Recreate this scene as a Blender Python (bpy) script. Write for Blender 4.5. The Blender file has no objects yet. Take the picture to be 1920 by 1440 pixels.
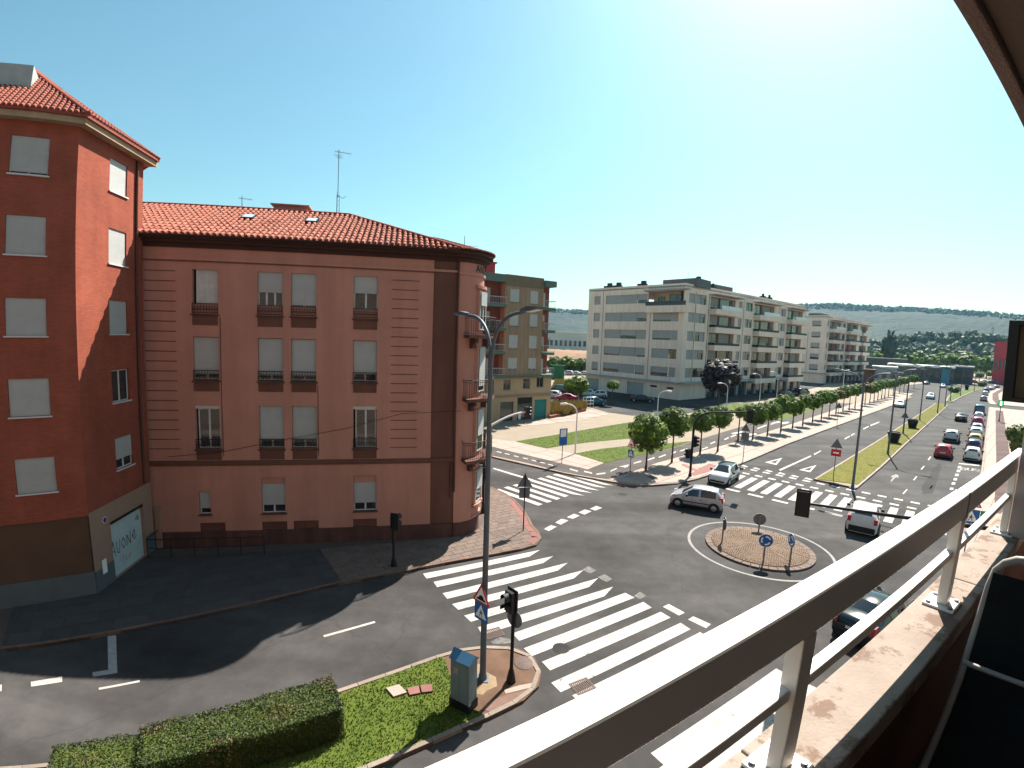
import bpy, math, random
from mathutils import Matrix, Vector
rad = math.radians
sc = bpy.context.scene
COL = sc.collection
random.seed(7)
H = 11.0                      # eye height of the balcony viewpoint above the street, metres

# ------------------------------------------------------------------ camera (wide phone lens)
LA = (1.08680264, -0.29024508, 0.09187709)          # lens curve: angle = a1 r + a3 r^3 + a5 r^5
PITCH, ROLL = -0.09418666, 0.03357318
cam = bpy.data.cameras.new('camera')
cam_o = bpy.data.objects.new('camera', cam); COL.objects.link(cam_o); sc.camera = cam_o
cam.type = 'PANO'; cam.panorama_type = 'FISHEYE_LENS_POLYNOMIAL'
cam.sensor_fit = 'HORIZONTAL'; cam.sensor_width = 36; cam.sensor_height = 27
cam.fisheye_fov = rad(180)
cam.fisheye_polynomial_k0 = 0
for i, k in enumerate((0.059483385676964526, 0.0003706087417042565, -9.912099830046536e-05, 2.6289172230258894e-06)):
    setattr(cam, 'fisheye_polynomial_k%d' % (i + 1), -k)
cam.clip_start = 0.02; cam.clip_end = 20000
_cr, _sr, _cp, _sp = math.cos(ROLL), math.sin(ROLL), math.cos(PITCH), math.sin(PITCH)
def c2w(c):
    x = c[0]*_cr - c[1]*_sr; y = c[0]*_sr + c[1]*_cr; f = -c[2]
    return Vector((x, f*_cp - y*_sp, f*_sp + y*_cp))
_cols = [c2w(v) for v in ((1,0,0),(0,1,0),(0,0,1))]
_M = Matrix([[_cols[j][i] for j in range(3)] for i in range(3)]).to_4x4()
_M.translation = (0, 0, H); cam_o.matrix_world = _M

# ------------------------------------------------------------------ light
SUN_AZ, SUN_EL = 33.5, 48.8
w = bpy.data.worlds.new('World'); sc.world = w; w.use_nodes = True
nt = w.node_tree; bg = nt.nodes['Background']
sky = nt.nodes.new('ShaderNodeTexSky'); sky.sky_type = 'NISHITA'; sky.sun_disc = False
sky.sun_elevation = rad(SUN_EL); sky.sun_rotation = rad(SUN_AZ)
sky.altitude = 500; sky.air_density = 1.5; sky.dust_density = 1.4; sky.ozone_density = 3.0
tint = nt.nodes.new('ShaderNodeMix'); tint.data_type = 'RGBA'; tint.blend_type = 'MULTIPLY'
tint.inputs[0].default_value = 1.0; tint.inputs[7].default_value = (0.78, 1.06, 0.94, 1)
nt.links.new(sky.outputs[0], tint.inputs[6]); nt.links.new(tint.outputs[2], bg.inputs[0])
bg.inputs[1].default_value = 0.058
sl = bpy.data.lights.new('sun', 'SUN'); sl.energy = 5.0; sl.angle = rad(0.53); sl.color = (1.0, 0.93, 0.83)
so = bpy.data.objects.new('sun', sl); COL.objects.link(so)
_sd = Vector((math.sin(rad(SUN_AZ))*math.cos(rad(SUN_EL)), math.cos(rad(SUN_AZ))*math.cos(rad(SUN_EL)), math.sin(rad(SUN_EL))))
so.rotation_euler = _sd.to_track_quat('Z', 'Y').to_euler(); so.location = _sd*60
sc.view_settings.view_transform = 'Standard'; sc.view_settings.look = 'None'
sc.view_settings.exposure = 1.5; sc.view_settings.gamma = 1.0; sc.view_settings.use_curve_mapping = False
sc.cycles.use_denoising = True
sc.cycles.max_bounces = 5; sc.cycles.diffuse_bounces = 2; sc.cycles.glossy_bounces = 3
sc.cycles.transmission_bounces = 4; sc.cycles.volume_bounces = 0; sc.cycles.transparent_max_bounces = 8
sc.cycles.sample_clamp_indirect = 6

# ------------------------------------------------------------------ helpers
def ray(x, y):
    dx = (x-960)/960; dy = (720-y)/960; r = math.hypot(dx, dy)
    th = LA[0]*r + LA[1]*r**3 + LA[2]*r**5
    s = math.sin(th)/r if r > 1e-9 else LA[0]
    return c2w((s*dx, s*dy, -math.cos(th)))
def G(x, y, z=0.0):
    """survey point of the photograph -> place on the level z"""
    r = ray(x, y); t = (z-H)/r.z
    return Vector((r.x*t, r.y*t, z))
def hz(x, y, p):
    """height over the ground of a survey point that stands straight above place p"""
    r = ray(x, y); return H + r.z*math.hypot(p[0], p[1])/math.hypot(r.x, r.y)
def at_dist(x, y, d):
    r = ray(x, y); t = d/math.hypot(r.x, r.y); return Vector((r.x*t, r.y*t, H+r.z*t))
def frame(p, az, z=0.0):
    """local x along azimuth az, y away from the viewer, z up"""
    return Matrix.Translation((p[0], p[1], z)) @ Matrix.Rotation(rad(90-az), 4, 'Z')
def dirv(az): return Vector((math.sin(rad(az)), math.cos(rad(az)), 0))

class MB:
    def __init__(s): s.v=[]; s.f=[]; s.m=[]; s.s=[]
    def add(s, vs, fs, mi=0, sm=False):
        o=len(s.v); s.v += [tuple(v) for v in vs]
        for f in fs: s.f.append(tuple(i+o for i in f)); s.m.append(mi); s.s.append(sm)
        return s
    def box(s, x0,x1,y0,y1,z0,z1, mi=0, M=None):
        vs=[Vector((x,y,z)) for z in (z0,z1) for y in (y0,y1) for x in (x0,x1)]
        if M is not None: vs=[M@v for v in vs]
        return s.add(vs, [(0,2,3,1),(4,5,7,6),(0,1,5,4),(2,6,7,3),(0,4,6,2),(1,3,7,5)], mi)
    def prism(s, poly, z0, z1, mi=0, bottom=False, mside=None):
        if area(poly) < 0: poly=poly[::-1]
        n=len(poly); vs=[(p[0],p[1],z0) for p in poly]+[(p[0],p[1],z1) for p in poly]
        s.add(vs, [tuple(range(n,2*n))], mi)
        s.add(vs, [(i,(i+1)%n,n+(i+1)%n,n+i) for i in range(n)] + ([tuple(range(n-1,-1,-1))] if bottom else []), mi if mside is None else mside)
        return s
    def quad(s, a,b,c,d, mi=0): return s.add([a,b,c,d],[(0,1,2,3)],mi)
    def cyl(s, p, q, r0, r1=None, n=10, mi=0, caps=True, sm=True):
        return s.tube([p,q],[r0, r0 if r1 is None else r1], n, mi, caps, sm)
    def tube(s, pts, r, n=8, mi=0, caps=True, sm=True):
        pts=[Vector(p) for p in pts]
        if not isinstance(r,(list,tuple)): r=[r]*len(pts)
        up=None; vs=[]
        for i,p in enumerate(pts):
            d=(pts[min(i+1,len(pts)-1)]-pts[max(i-1,0)]).normalized()
            if up is None:
                up=Vector((0,0,1)) if abs(d.z)<.9 else Vector((1,0,0))
            a=d.cross(up).normalized(); b=a.cross(d).normalized(); up=b
            for k in range(n):
                t=2*math.pi*k/n; vs.append(p+(a*math.cos(t)+b*math.sin(t))*r[i])
        fs=[(i*n+k, i*n+(k+1)%n, (i+1)*n+(k+1)%n, (i+1)*n+k) for i in range(len(pts)-1) for k in range(n)]
        s.add(vs, fs, mi, sm)
        if caps:
            m=(len(pts)-1)*n
            s.add(vs[:n],[tuple(range(n-1,-1,-1))],mi); s.add(vs[m:],[tuple(range(n))],mi)
        return s
    def lathe(s, prof, n=16, mi=0, c=(0,0), sm=True):
        vs=[(c[0]+r*math.cos(2*math.pi*k/n), c[1]+r*math.sin(2*math.pi*k/n), z) for r,z in prof for k in range(n)]
        fs=[(i*n+k, i*n+(k+1)%n, (i+1)*n+(k+1)%n, (i+1)*n+k) for i in range(len(prof)-1) for k in range(n)]
        return s.add(vs, fs, mi, sm)
    def mesh(s, name, mats):
        me=bpy.data.meshes.new(name); me.from_pydata(s.v,[],s.f)
        if not isinstance(mats,(list,tuple)): mats=[mats]
        for m in mats: me.materials.append(m)
        me.polygons.foreach_set('material_index', s.m); me.polygons.foreach_set('use_smooth', s.s)
        me.update(); return me
    def obj(s, name, mats, parent=None, M=None): return new(name, s.mesh(name, mats), parent, M)
def area(p): return sum(p[i][0]*p[(i+1)%len(p)][1]-p[(i+1)%len(p)][0]*p[i][1] for i in range(len(p)))/2
def new(name, data, parent=None, M=None):
    o=bpy.data.objects.new(name, data); COL.objects.link(o)
    if parent is not None: o.parent=parent
    if M is not None: o.matrix_basis = M
    return o
def tag(o, label, cat, group=None, kind=None):
    o['label']=label; o['category']=cat
    if group: o['group']=group
    if kind: o['kind']=kind
    return o
def thing(name, label, cat, M=None, group=None):
    return tag(new(name, None, None, M), label, cat, group)
def struct(o): o['kind']='structure'; return o
def tree_copy(o, parent=None, M=None):
    c=o.copy(); COL.objects.link(c)
    if parent is not None: c.parent=parent
    if M is not None: c.matrix_basis=M
    for ch in list(o.children): tree_copy(ch, c)
    return c
def P2(pts, z=0.0): return [G(x,y,z) for x,y in pts]
def clip(poly, n, c):
    out=[]
    for i in range(len(poly)):
        a,b=poly[i],poly[(i+1)%len(poly)]; da=n[0]*a[0]+n[1]*a[1]-c; db=n[0]*b[0]+n[1]*b[1]-c
        if da<=0: out.append(a)
        if (da<0<db) or (db<0<da):
            t=da/(da-db); out.append((a[0]+(b[0]-a[0])*t, a[1]+(b[1]-a[1])*t))
    return out
def cells(poly, az, dx, dy, gap, stagger=0.0, o=(0,0)):
    """slabs laid in rows over a polygon, each cut to its outline"""
    ux=(math.sin(rad(az)),math.cos(rad(az))); uy=(-ux[1],ux[0])
    q=[((p[0]-o[0])*ux[0]+(p[1]-o[1])*ux[1],(p[0]-o[0])*uy[0]+(p[1]-o[1])*uy[1]) for p in poly]
    x0,x1=min(p[0] for p in q),max(p[0] for p in q); y0,y1=min(p[1] for p in q),max(p[1] for p in q)
    res=[]
    for j in range(math.floor(y0/dy), math.ceil(y1/dy)):
        sh=stagger*dx*(j%2)
        for i in range(math.floor((x0-sh)/dx)-1, math.ceil((x1-sh)/dx)+1):
            a,b,c,d=i*dx+sh+gap/2,(i+1)*dx+sh-gap/2,j*dy+gap/2,(j+1)*dy-gap/2
            t=clip(clip(clip(clip(q,(1,0),b),(-1,0),-a),(0,1),d),(0,-1),-c)
            if len(t)>=3 and abs(area(t))>dx*dy*.04:
                res.append([(o[0]+p[0]*ux[0]+p[1]*uy[0], o[1]+p[0]*ux[1]+p[1]*uy[1]) for p in t])
    return res

# ------------------------------------------------------------------ materials
MATS={}
GROUND={'road_paint':.85,'worn_paint':.8,'kerb_stone':.8,'kerb_worn':.8,'kerb_pale':.8,'paving_slab':.8,'pale_slab':.8,'shaded_slab':.7,'red_slab':.8,'beige_path':.8,'joint_mortar':.8,'island_concrete':.8,'pale_mortar':.8,'rosy_paving':.8,'cobble':.8,'cobble_bed':.8,'ring_paint':.8,'roof_tile':.9,'roof_tile_red':.9,'parapet_concrete':.9,'grass_blade':.85,'lawn_soil':.85,'hedge_leaf':.85,'dry_grass':.85,'orange_earth':.85}
def mat(name, col, rough=.8, var=.12, scale=3.0, bump=0.0, bscale=60.0, metal=0.0, col2=None, spec=.2, detail=6, rand=0.0, coat=0.0, bdist=.02):
    k_=GROUND.get(name,1.0); col=tuple(c*k_ for c in col); col2=tuple(c*k_ for c in col2) if col2 else None
    m=bpy.data.materials.new(name); m.use_nodes=True; n=m.node_tree; b=n.nodes['Principled BSDF']
    b.inputs['Roughness'].default_value=rough; b.inputs['Metallic'].default_value=metal
    b.inputs['Specular IOR Level'].default_value=spec
    if coat: b.inputs['Coat Weight'].default_value=coat; b.inputs['Coat Roughness'].default_value=.08
    tc=n.nodes.new('ShaderNodeTexCoord')
    c2=col2 or tuple(min(1,c*(1+var)) for c in col); c1=col if col2 else tuple(c*(1-var) for c in col)
    no=n.nodes.new('ShaderNodeTexNoise'); no.inputs['Scale'].default_value=scale; no.inputs['Detail'].default_value=detail; no.inputs['Roughness'].default_value=.65
    n.links.new(tc.outputs['Object'], no.inputs['Vector'])
    mr=n.nodes.new('ShaderNodeMapRange'); mr.inputs[1].default_value=.32; mr.inputs[2].default_value=.68
    n.links.new(no.outputs['Fac'], mr.inputs[0])
    mx=n.nodes.new('ShaderNodeMix'); mx.data_type='RGBA'
    mx.inputs[6].default_value=(*c1,1); mx.inputs[7].default_value=(*c2,1)
    n.links.new(mr.outputs[0], mx.inputs[0]); out=mx.outputs[2]
    if rand:
        oi=n.nodes.new('ShaderNodeObjectInfo'); hs=n.nodes.new('ShaderNodeHueSaturation')
        r2=n.nodes.new('ShaderNodeMapRange'); r2.inputs[3].default_value=1-rand; r2.inputs[4].default_value=1+rand
        n.links.new(oi.outputs['Random'], r2.inputs[0]); n.links.new(r2.outputs[0], hs.inputs['Value']); n.links.new(out, hs.inputs['Color']); out=hs.outputs[0]
    n.links.new(out, b.inputs['Base Color'])
    if bump:
        bn=n.nodes.new('ShaderNodeTexNoise'); bn.inputs['Scale'].default_value=bscale; bn.inputs['Detail'].default_value=4
        n.links.new(tc.outputs['Object'], bn.inputs['Vector'])
        bp=n.nodes.new('ShaderNodeBump'); bp.inputs['Strength'].default_value=bump; bp.inputs['Distance'].default_value=bdist
        n.links.new(bn.outputs['Fac'], bp.inputs['Height']); n.links.new(bp.outputs['Normal'], b.inputs['Normal'])
    MATS[name]=m; return m
def streaks(m, lo=.72, hi=1.1, sc=(5,5,.28), thr=(.35,.65)):
    """rain runs and grime: vertical streaking multiplied into the wall colour"""
    n=m.node_tree; b=n.nodes['Principled BSDF']; tc=n.nodes.new('ShaderNodeTexCoord'); mp=n.nodes.new('ShaderNodeMapping'); mp.inputs['Scale'].default_value=sc
    n.links.new(tc.outputs['Object'],mp.inputs['Vector']); no=n.nodes.new('ShaderNodeTexNoise'); no.inputs['Scale'].default_value=1; no.inputs['Detail'].default_value=7; no.inputs['Roughness'].default_value=.6; n.links.new(mp.outputs[0],no.inputs['Vector'])
    mr=n.nodes.new('ShaderNodeMapRange'); mr.inputs[1].default_value=thr[0]; mr.inputs[2].default_value=thr[1]; mr.inputs[3].default_value=lo; mr.inputs[4].default_value=hi; n.links.new(no.outputs['Fac'],mr.inputs[0])
    src=b.inputs['Base Color'].links[0].from_socket; mx=n.nodes.new('ShaderNodeMix'); mx.data_type='RGBA'; mx.blend_type='MULTIPLY'; mx.inputs[0].default_value=1
    n.links.new(src,mx.inputs[6]); n.links.new(mr.outputs[0],mx.inputs[7]); n.links.new(mx.outputs[2],b.inputs['Base Color']); return m
def worn(m, col=(.055,.052,.05), sc=7.0, a=.58, b_=.63, amt=.85):
    """chips and scuffs that let the surface below show"""
    n=m.node_tree; b=n.nodes['Principled BSDF']; tc=n.nodes.new('ShaderNodeTexCoord'); no=n.nodes.new('ShaderNodeTexNoise'); no.inputs['Scale'].default_value=sc; no.inputs['Detail'].default_value=9; no.inputs['Roughness'].default_value=.72
    n.links.new(tc.outputs['Object'],no.inputs['Vector']); mr=n.nodes.new('ShaderNodeMapRange'); mr.inputs[1].default_value=a; mr.inputs[2].default_value=b_; mr.inputs[4].default_value=amt; n.links.new(no.outputs['Fac'],mr.inputs[0])
    src=b.inputs['Base Color'].links[0].from_socket; mx=n.nodes.new('ShaderNodeMix'); mx.data_type='RGBA'; mx.inputs[7].default_value=(*col,1); n.links.new(mr.outputs[0],mx.inputs[0]); n.links.new(src,mx.inputs[6]); n.links.new(mx.outputs[2],b.inputs['Base Color']); return m
def emis(name, col, st):
    m=bpy.data.materials.new(name); m.use_nodes=True; b=m.node_tree.nodes['Principled BSDF']
    b.inputs['Base Color'].default_value=(*col,1); b.inputs['Emission Color'].default_value=(*col,1); b.inputs['Emission Strength'].default_value=st
    return m
def asphalt(name, base, lo=.70, hi=1.38, warm=(1,1,1)):
    """worn asphalt: broad patches, a finer mottling and fine grain, thin sealed cracks"""
    m=bpy.data.materials.new(name); m.use_nodes=True; n=m.node_tree; b=n.nodes['Principled BSDF']
    tc=n.nodes.new('ShaderNodeTexCoord')
    def noise(s,d,r=.6):
        k=n.nodes.new('ShaderNodeTexNoise'); k.inputs['Scale'].default_value=s; k.inputs['Detail'].default_value=d; k.inputs['Roughness'].default_value=r
        n.links.new(tc.outputs['Object'],k.inputs['Vector']); return k.outputs['Fac']
    def mapr(x,a,b_,c,d):
        k=n.nodes.new('ShaderNodeMapRange'); 
        for i,v in zip((1,2,3,4),(a,b_,c,d)): k.inputs[i].default_value=v
        n.links.new(x,k.inputs[0]); return k.outputs[0]
    def mul(x,y):
        k=n.nodes.new('ShaderNodeMath'); k.operation='MULTIPLY'; n.links.new(x,k.inputs[0]); n.links.new(y,k.inputs[1]); return k.outputs[0]
    v=mul(mapr(noise(.16,5),.35,.65,lo,hi), mapr(noise(1.1,7,.7),.3,.7,.8,1.18))
    mp=n.nodes.new('ShaderNodeMapping'); mp.inputs['Rotation'].default_value=(0,0,-rad(90-52)); mp.inputs['Scale'].default_value=(.035,.55,1)
    n.links.new(tc.outputs['Object'],mp.inputs['Vector']); st=n.nodes.new('ShaderNodeTexNoise'); st.inputs['Scale'].default_value=1.0; st.inputs['Detail'].default_value=3
    n.links.new(mp.outputs[0],st.inputs['Vector']); v=mul(v, mapr(st.outputs['Fac'],.3,.7,.78,1.24))
    v=mul(v, mapr(noise(55,3,.8),.3,.7,.75,1.25))
    vo=n.nodes.new('ShaderNodeTexVoronoi'); vo.feature='DISTANCE_TO_EDGE'; vo.inputs['Scale'].default_value=.16
    dn=n.nodes.new('ShaderNodeTexNoise'); dn.inputs['Scale'].default_value=.9; dn.inputs['Detail'].default_value=4
    n.links.new(tc.outputs['Object'],dn.inputs['Vector'])
    mxv=n.nodes.new('ShaderNodeMix'); mxv.data_type='VECTOR'; mxv.inputs[0].default_value=.45
    n.links.new(tc.outputs['Object'],mxv.inputs[4]); n.links.new(dn.outputs['Color'],mxv.inputs[5]); n.links.new(mxv.outputs[1],vo.inputs['Vector'])
    v=mul(v, mapr(vo.outputs['Distance'],.0,.004,.84,1.0))
    cm=n.nodes.new('ShaderNodeMix'); cm.data_type='RGBA'; cm.blend_type='MULTIPLY'; cm.inputs[0].default_value=1
    cm.inputs[6].default_value=(base*warm[0],base*warm[1],base*warm[2],1); n.links.new(v,cm.inputs[7])
    n.links.new(cm.outputs[2],b.inputs['Base Color']); b.inputs['Roughness'].default_value=.85; b.inputs['Specular IOR Level'].default_value=.12
    bp=n.nodes.new('ShaderNodeBump'); bp.inputs['Strength'].default_value=.35; bp.inputs['Distance'].default_value=.01
    n.links.new(noise(120,3),bp.inputs['Height']); n.links.new(bp.outputs[0],b.inputs['Normal'])
    return m
def striped(name, col, period, axis='Z', dark=.7, rough=.6, frac=.12, bump=.5, rand=0):
    """fine horizontal joints (brick courses, roller-shutter slats) too small to model"""
    m=mat(name, col, rough, .07, 2.0, rand=rand); n=m.node_tree; b=n.nodes['Principled BSDF']
    tc=n.nodes.new('ShaderNodeTexCoord'); sx=n.nodes.new('ShaderNodeSeparateXYZ'); n.links.new(tc.outputs['Object'],sx.inputs[0])
    d=n.nodes.new('ShaderNodeMath'); d.operation='DIVIDE'; d.inputs[1].default_value=period; n.links.new(sx.outputs[axis],d.inputs[0])
    fr=n.nodes.new('ShaderNodeMath'); fr.operation='FRACT'; n.links.new(d.outputs[0],fr.inputs[0])
    lt=n.nodes.new('ShaderNodeMath'); lt.operation='GREATER_THAN'; lt.inputs[1].default_value=frac; n.links.new(fr.outputs[0],lt.inputs[0])
    src=b.inputs['Base Color'].links[0].from_socket
    mx=n.nodes.new('ShaderNodeMix'); mx.data_type='RGBA'; mx.inputs[6].default_value=(*[c*dark for c in col],1)
    n.links.new(lt.outputs[0],mx.inputs[0]); n.links.new(src,mx.inputs[7]); n.links.new(mx.outputs[2],b.inputs['Base Color'])
    bp=n.nodes.new('ShaderNodeBump'); bp.inputs['Strength'].default_value=bump; bp.inputs['Distance'].default_value=.008
    n.links.new(lt.outputs[0],bp.inputs['Height']); n.links.new(bp.outputs[0],b.inputs['Normal'])
    return m
def brickmat(name, c1, c2, mortar):
    m=bpy.data.materials.new(name); m.use_nodes=True; n=m.node_tree; b=n.nodes['Principled BSDF']
    tc=n.nodes.new('ShaderNodeTexCoord'); sx=n.nodes.new('ShaderNodeSeparateXYZ'); n.links.new(tc.outputs['Object'],sx.inputs[0])
    ad=n.nodes.new('ShaderNodeMath'); n.links.new(sx.outputs[0],ad.inputs[0]); n.links.new(sx.outputs[1],ad.inputs[1])
    cb=n.nodes.new('ShaderNodeCombineXYZ'); n.links.new(ad.outputs[0],cb.inputs[0]); n.links.new(sx.outputs[2],cb.inputs[1])
    br=n.nodes.new('ShaderNodeTexBrick'); br.inputs['Scale'].default_value=1.0; br.inputs['Brick Width'].default_value=.25; br.inputs['Row Height'].default_value=.068
    br.inputs['Mortar Size'].default_value=.008; br.inputs['Color1'].default_value=(*c1,1); br.inputs['Color2'].default_value=(*c2,1); br.inputs['Mortar'].default_value=(*mortar,1)
    n.links.new(cb.outputs[0],br.inputs['Vector'])
    no=n.nodes.new('ShaderNodeTexNoise'); no.inputs['Scale'].default_value=.7; no.inputs['Detail'].default_value=6; n.links.new(tc.outputs['Object'],no.inputs['Vector'])
    mr=n.nodes.new('ShaderNodeMapRange'); mr.inputs[1].default_value=.3; mr.inputs[2].default_value=.7; mr.inputs[3].default_value=.85; mr.inputs[4].default_value=1.12
    n.links.new(no.outputs['Fac'],mr.inputs[0])
    mx=n.nodes.new('ShaderNodeMix'); mx.data_type='RGBA'; mx.blend_type='MULTIPLY'; mx.inputs[0].default_value=1
    n.links.new(br.outputs['Color'],mx.inputs[6]); n.links.new(mr.outputs[0],mx.inputs[7]); n.links.new(mx.outputs[2],b.inputs['Base Color'])
    b.inputs['Roughness'].default_value=.85; b.inputs['Specular IOR Level'].default_value=.1
    bp=n.nodes.new('ShaderNodeBump'); bp.inputs['Strength'].default_value=.6; bp.inputs['Distance'].default_value=.006; bp.invert=True
    n.links.new(br.outputs['Fac'],bp.inputs['Height']); n.links.new(bp.outputs[0],b.inputs['Normal'])
    return m
def leafmat(name, c1, c2, trans=.25, rand=.12):
    m=mat(name, c1, .6, col2=c2, scale=1.4, rand=rand, spec=.3); n=m.node_tree; b=n.nodes['Principled BSDF']
    tr=n.nodes.new('ShaderNodeBsdfTranslucent'); ms=n.nodes.new('ShaderNodeMixShader'); ms.inputs[0].default_value=trans
    hs=n.nodes.new('ShaderNodeHueSaturation'); hs.inputs['Value'].default_value=1.5; hs.inputs['Saturation'].default_value=1.1
    n.links.new(b.inputs['Base Color'].links[0].from_socket,hs.inputs['Color']); n.links.new(hs.outputs[0],tr.inputs[0])
    n.links.new(b.outputs[0],ms.inputs[1]); n.links.new(tr.outputs[0],ms.inputs[2]); n.links.new(ms.outputs[0],n.nodes['Material Output'].inputs[0])
    return m
def glassmat(name, col=(.02,.025,.03), rough=.06):
    m=mat(name, col, rough, .3, 1.5, spec=.9); return m

m_asph=asphalt('asphalt', .043, warm=(1.03,.965,.955)); m_asph_bike=asphalt('bike_asphalt', .06, .9,1.1,(1.05,.93,.86)); m_redlane=asphalt('red_lane',.072,.9,1.1,(1.15,.72,.66))
m_patch=asphalt('asphalt_patch', .027, .9, 1.1)
m_paint=mat('road_paint', (.50,.47,.44), .75, col2=(.33,.30,.275), scale=1.6, bump=.2, bscale=80)
worn(m_paint, sc=3.5, a=.60, b_=.66)
m_paint_old=mat('worn_paint', (.2,.19,.18), .75, col2=(.07,.067,.064), scale=7)
m_kerb=mat('kerb_stone', (.26,.21,.175), .85, .15, 4, .3, 50, rand=.1)
m_kerb_d=mat('kerb_worn', (.17,.105,.08), .85, .2, 4, .3, 50, rand=.1)
m_slab=mat('paving_slab', (.165,.122,.102), .85, .1, 3, .2, 70, rand=.1)
m_slab_w=mat('pale_slab', (.36,.285,.245), .85, .08, 1.5, .2, 70, rand=.05)
m_slab_d=mat('shaded_slab', (.085,.08,.08), .85, .12, 2, .2, 60, rand=.1)  # darker paving tone for the left stretch: street shade put into the colour
m_slab_r=mat('red_slab', (.23,.105,.095), .85, .1, 3, .2, 70, rand=.1)
m_path=mat('beige_path', (.275,.225,.17), .9, .08, .6, .2, 60)
m_grout=mat('joint_mortar', (.11,.085,.07), .9, .1, 3)
m_soil=mat('dry_earth', (.26,.17,.1), .95, .2, .8, .3, 20)
m_grass=mat('lawn_soil', (.058,.092,.012), .95, col2=(.095,.125,.018), scale=1.2, bump=.5, bscale=30)
m_blade=leafmat('grass_blade', (.042,.068,.010), (.085,.095,.016), .25)
m_bladedry=leafmat('grass_blade_yellowish', (.095,.082,.010), (.13,.105,.016), .25)
m_dark=mat('black_metal', (.012,.012,.014), .45, .2, 6)
m_steel=mat('galvanised_steel', (.17,.18,.2), .45, .12, 3, metal=.6)
m_signback=mat('sign_back', (.13,.135,.14), .6, .1, 4)
m_white=mat('white_paint', (.8,.8,.78), .5, .04, 3)
m_red=mat('sign_red', (.5,.02,.03), .5, .05, 4)
m_blue=mat('sign_blue', (.02,.12,.36), .45, .05, 4)
m_black=mat('print_black', (.01,.01,.01), .6, .05, 4)
m_glass=glassmat('window_glass')
m_iron=mat('cast_iron', (.1,.07,.06), .7, .2, 8, .4, 60)
# ================================================================== SETTING: ground, roads, pavements
AV, NS, SS = 48.6, 57.5, 135.0          # azimuths: avenue, near street, side-street crossing
gm=MB(); gm.add([(-6000,-3000,-.06),(6000,-3000,-.06),(6000,6000,-.06),(-6000,6000,-.06)],[(0,1,2,3)])
m_ground=mat('valley_ground', (.16,.16,.07), .95, col2=(.30,.22,.13), scale=.012, bump=.3, bscale=.2)
struct(gm.obj('ground', m_ground))
def local(p, az):
    return lambda a,b: Vector(p[:2]+(0,) if isinstance(p,tuple) else (p[0],p[1],0)) + dirv(az)*a + dirv(az-90)*b
L=local((14,24), AV)
road=MB().prism([L(-75,-75),L(330,-75),L(330,110),L(-75,110)], -.05, 0).obj('road', m_asph); struct(road)

def mark(poly, mt=m_paint, name='road_marking', z=.004, parent=None):
    return MB().prism([(p[0],p[1]) for p in poly], z-.003, z+.003).obj(name, mt, parent or road)
def mpx(pts, mt=m_paint, name='road_marking'): return mark(P2(pts), mt, name)
def bar(p, az, ln, wd, mt=m_paint, name='road_marking', tip=0, jit=.015):
    """painted bar from p along az, width to the right; tip>0 gives a pointed end"""
    d=dirv(az); r=dirv(az+90); p=Vector((p[0],p[1],0)); j=lambda: random.uniform(-jit,jit)
    pts=[p+d*j(), p+r*wd+d*j()]
    if tip: pts+= [p+r*wd+d*(ln-tip), p+r*(wd*.12)+d*ln]
    else: pts+= [p+r*wd+d*(ln+j()), p+d*(ln+j())]
    return mark(pts, mt, name)
def kerb(path, side, parent, wd=.16, z0=-.02, z1=.13, ln=1.0, mt=None, name='kerb_stone', one=False):
    """row of kerb stones along a path; side=+1 puts their width to the left of the path"""
    pts=[Vector((p[0],p[1])) for p in path]; seg=[]; 
    # resample
    acc=[pts[0]]; need=ln
    for a,b in zip(pts,pts[1:]):
        d=(b-a).length; t=0
        while d-t>=need:
            t+=need; acc.append(a+(b-a)*(t/d)); need=ln
        need-= (d-t)
    acc.append(pts[-1])
    if (acc[-1]-acc[-2]).length<.15 and len(acc)>2: acc.pop(-2)
    nrm=[]
    for i in range(len(acc)):
        d=(acc[min(i+1,len(acc)-1)]-acc[max(i-1,0)]).normalized(); nrm.append(Vector((-d.y,d.x))*side)
    big=MB()
    for i in range(len(acc)-1):
        a,b=acc[i],acc[i+1]; e=(b-a).normalized()*.008; dz=random.uniform(-.006,.006)
        q=[a+e,b-e,b-e+nrm[i+1]*wd,a+e+nrm[i]*wd]
        if one: big.prism(q,z0,z1)
        else: MB().prism(q,z0,z1+dz).obj(name, mt or m_kerb, parent)
    if one: big.obj(name, mt or m_kerb, parent)
def slabs(poly, az, dx, dy, gap, z0, z1, mt, parent, name='paving_slab', stagger=0, jit=.003):
    for c in cells([(p[0],p[1]) for p in poly], az, dx, dy, gap, stagger):
        MB().prism(c, z0, z1+random.uniform(-jit,jit)).obj(name, mt, parent)

# ---- corner pavement before the salmon house
K1=P2([(0,1217),(200,1187),(467,1133),(640,1092),(756,1072),(804,1061),(921,1040),(979,1029),(1006,1021),(1016,1008),(1010,996),(999,985),(991,967),(968,938),(946,923),(925,914),(905,906)],.12)
K1=[K1[0]-dirv(NS)*30]+K1
K1.append(K1[-1]-dirv(SS)*45)
pav1=MB().prism([(p.x,p.y) for p in K1]+[(-40,75),(-80,40),(-80,0)], -.04, .10).obj('pavement_corner', m_grout); struct(pav1)
kerb(K1[1:], 1, pav1, .15, mt=m_kerb_d)
_in=[K1[i] for i in range(4,len(K1)-1)]
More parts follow.
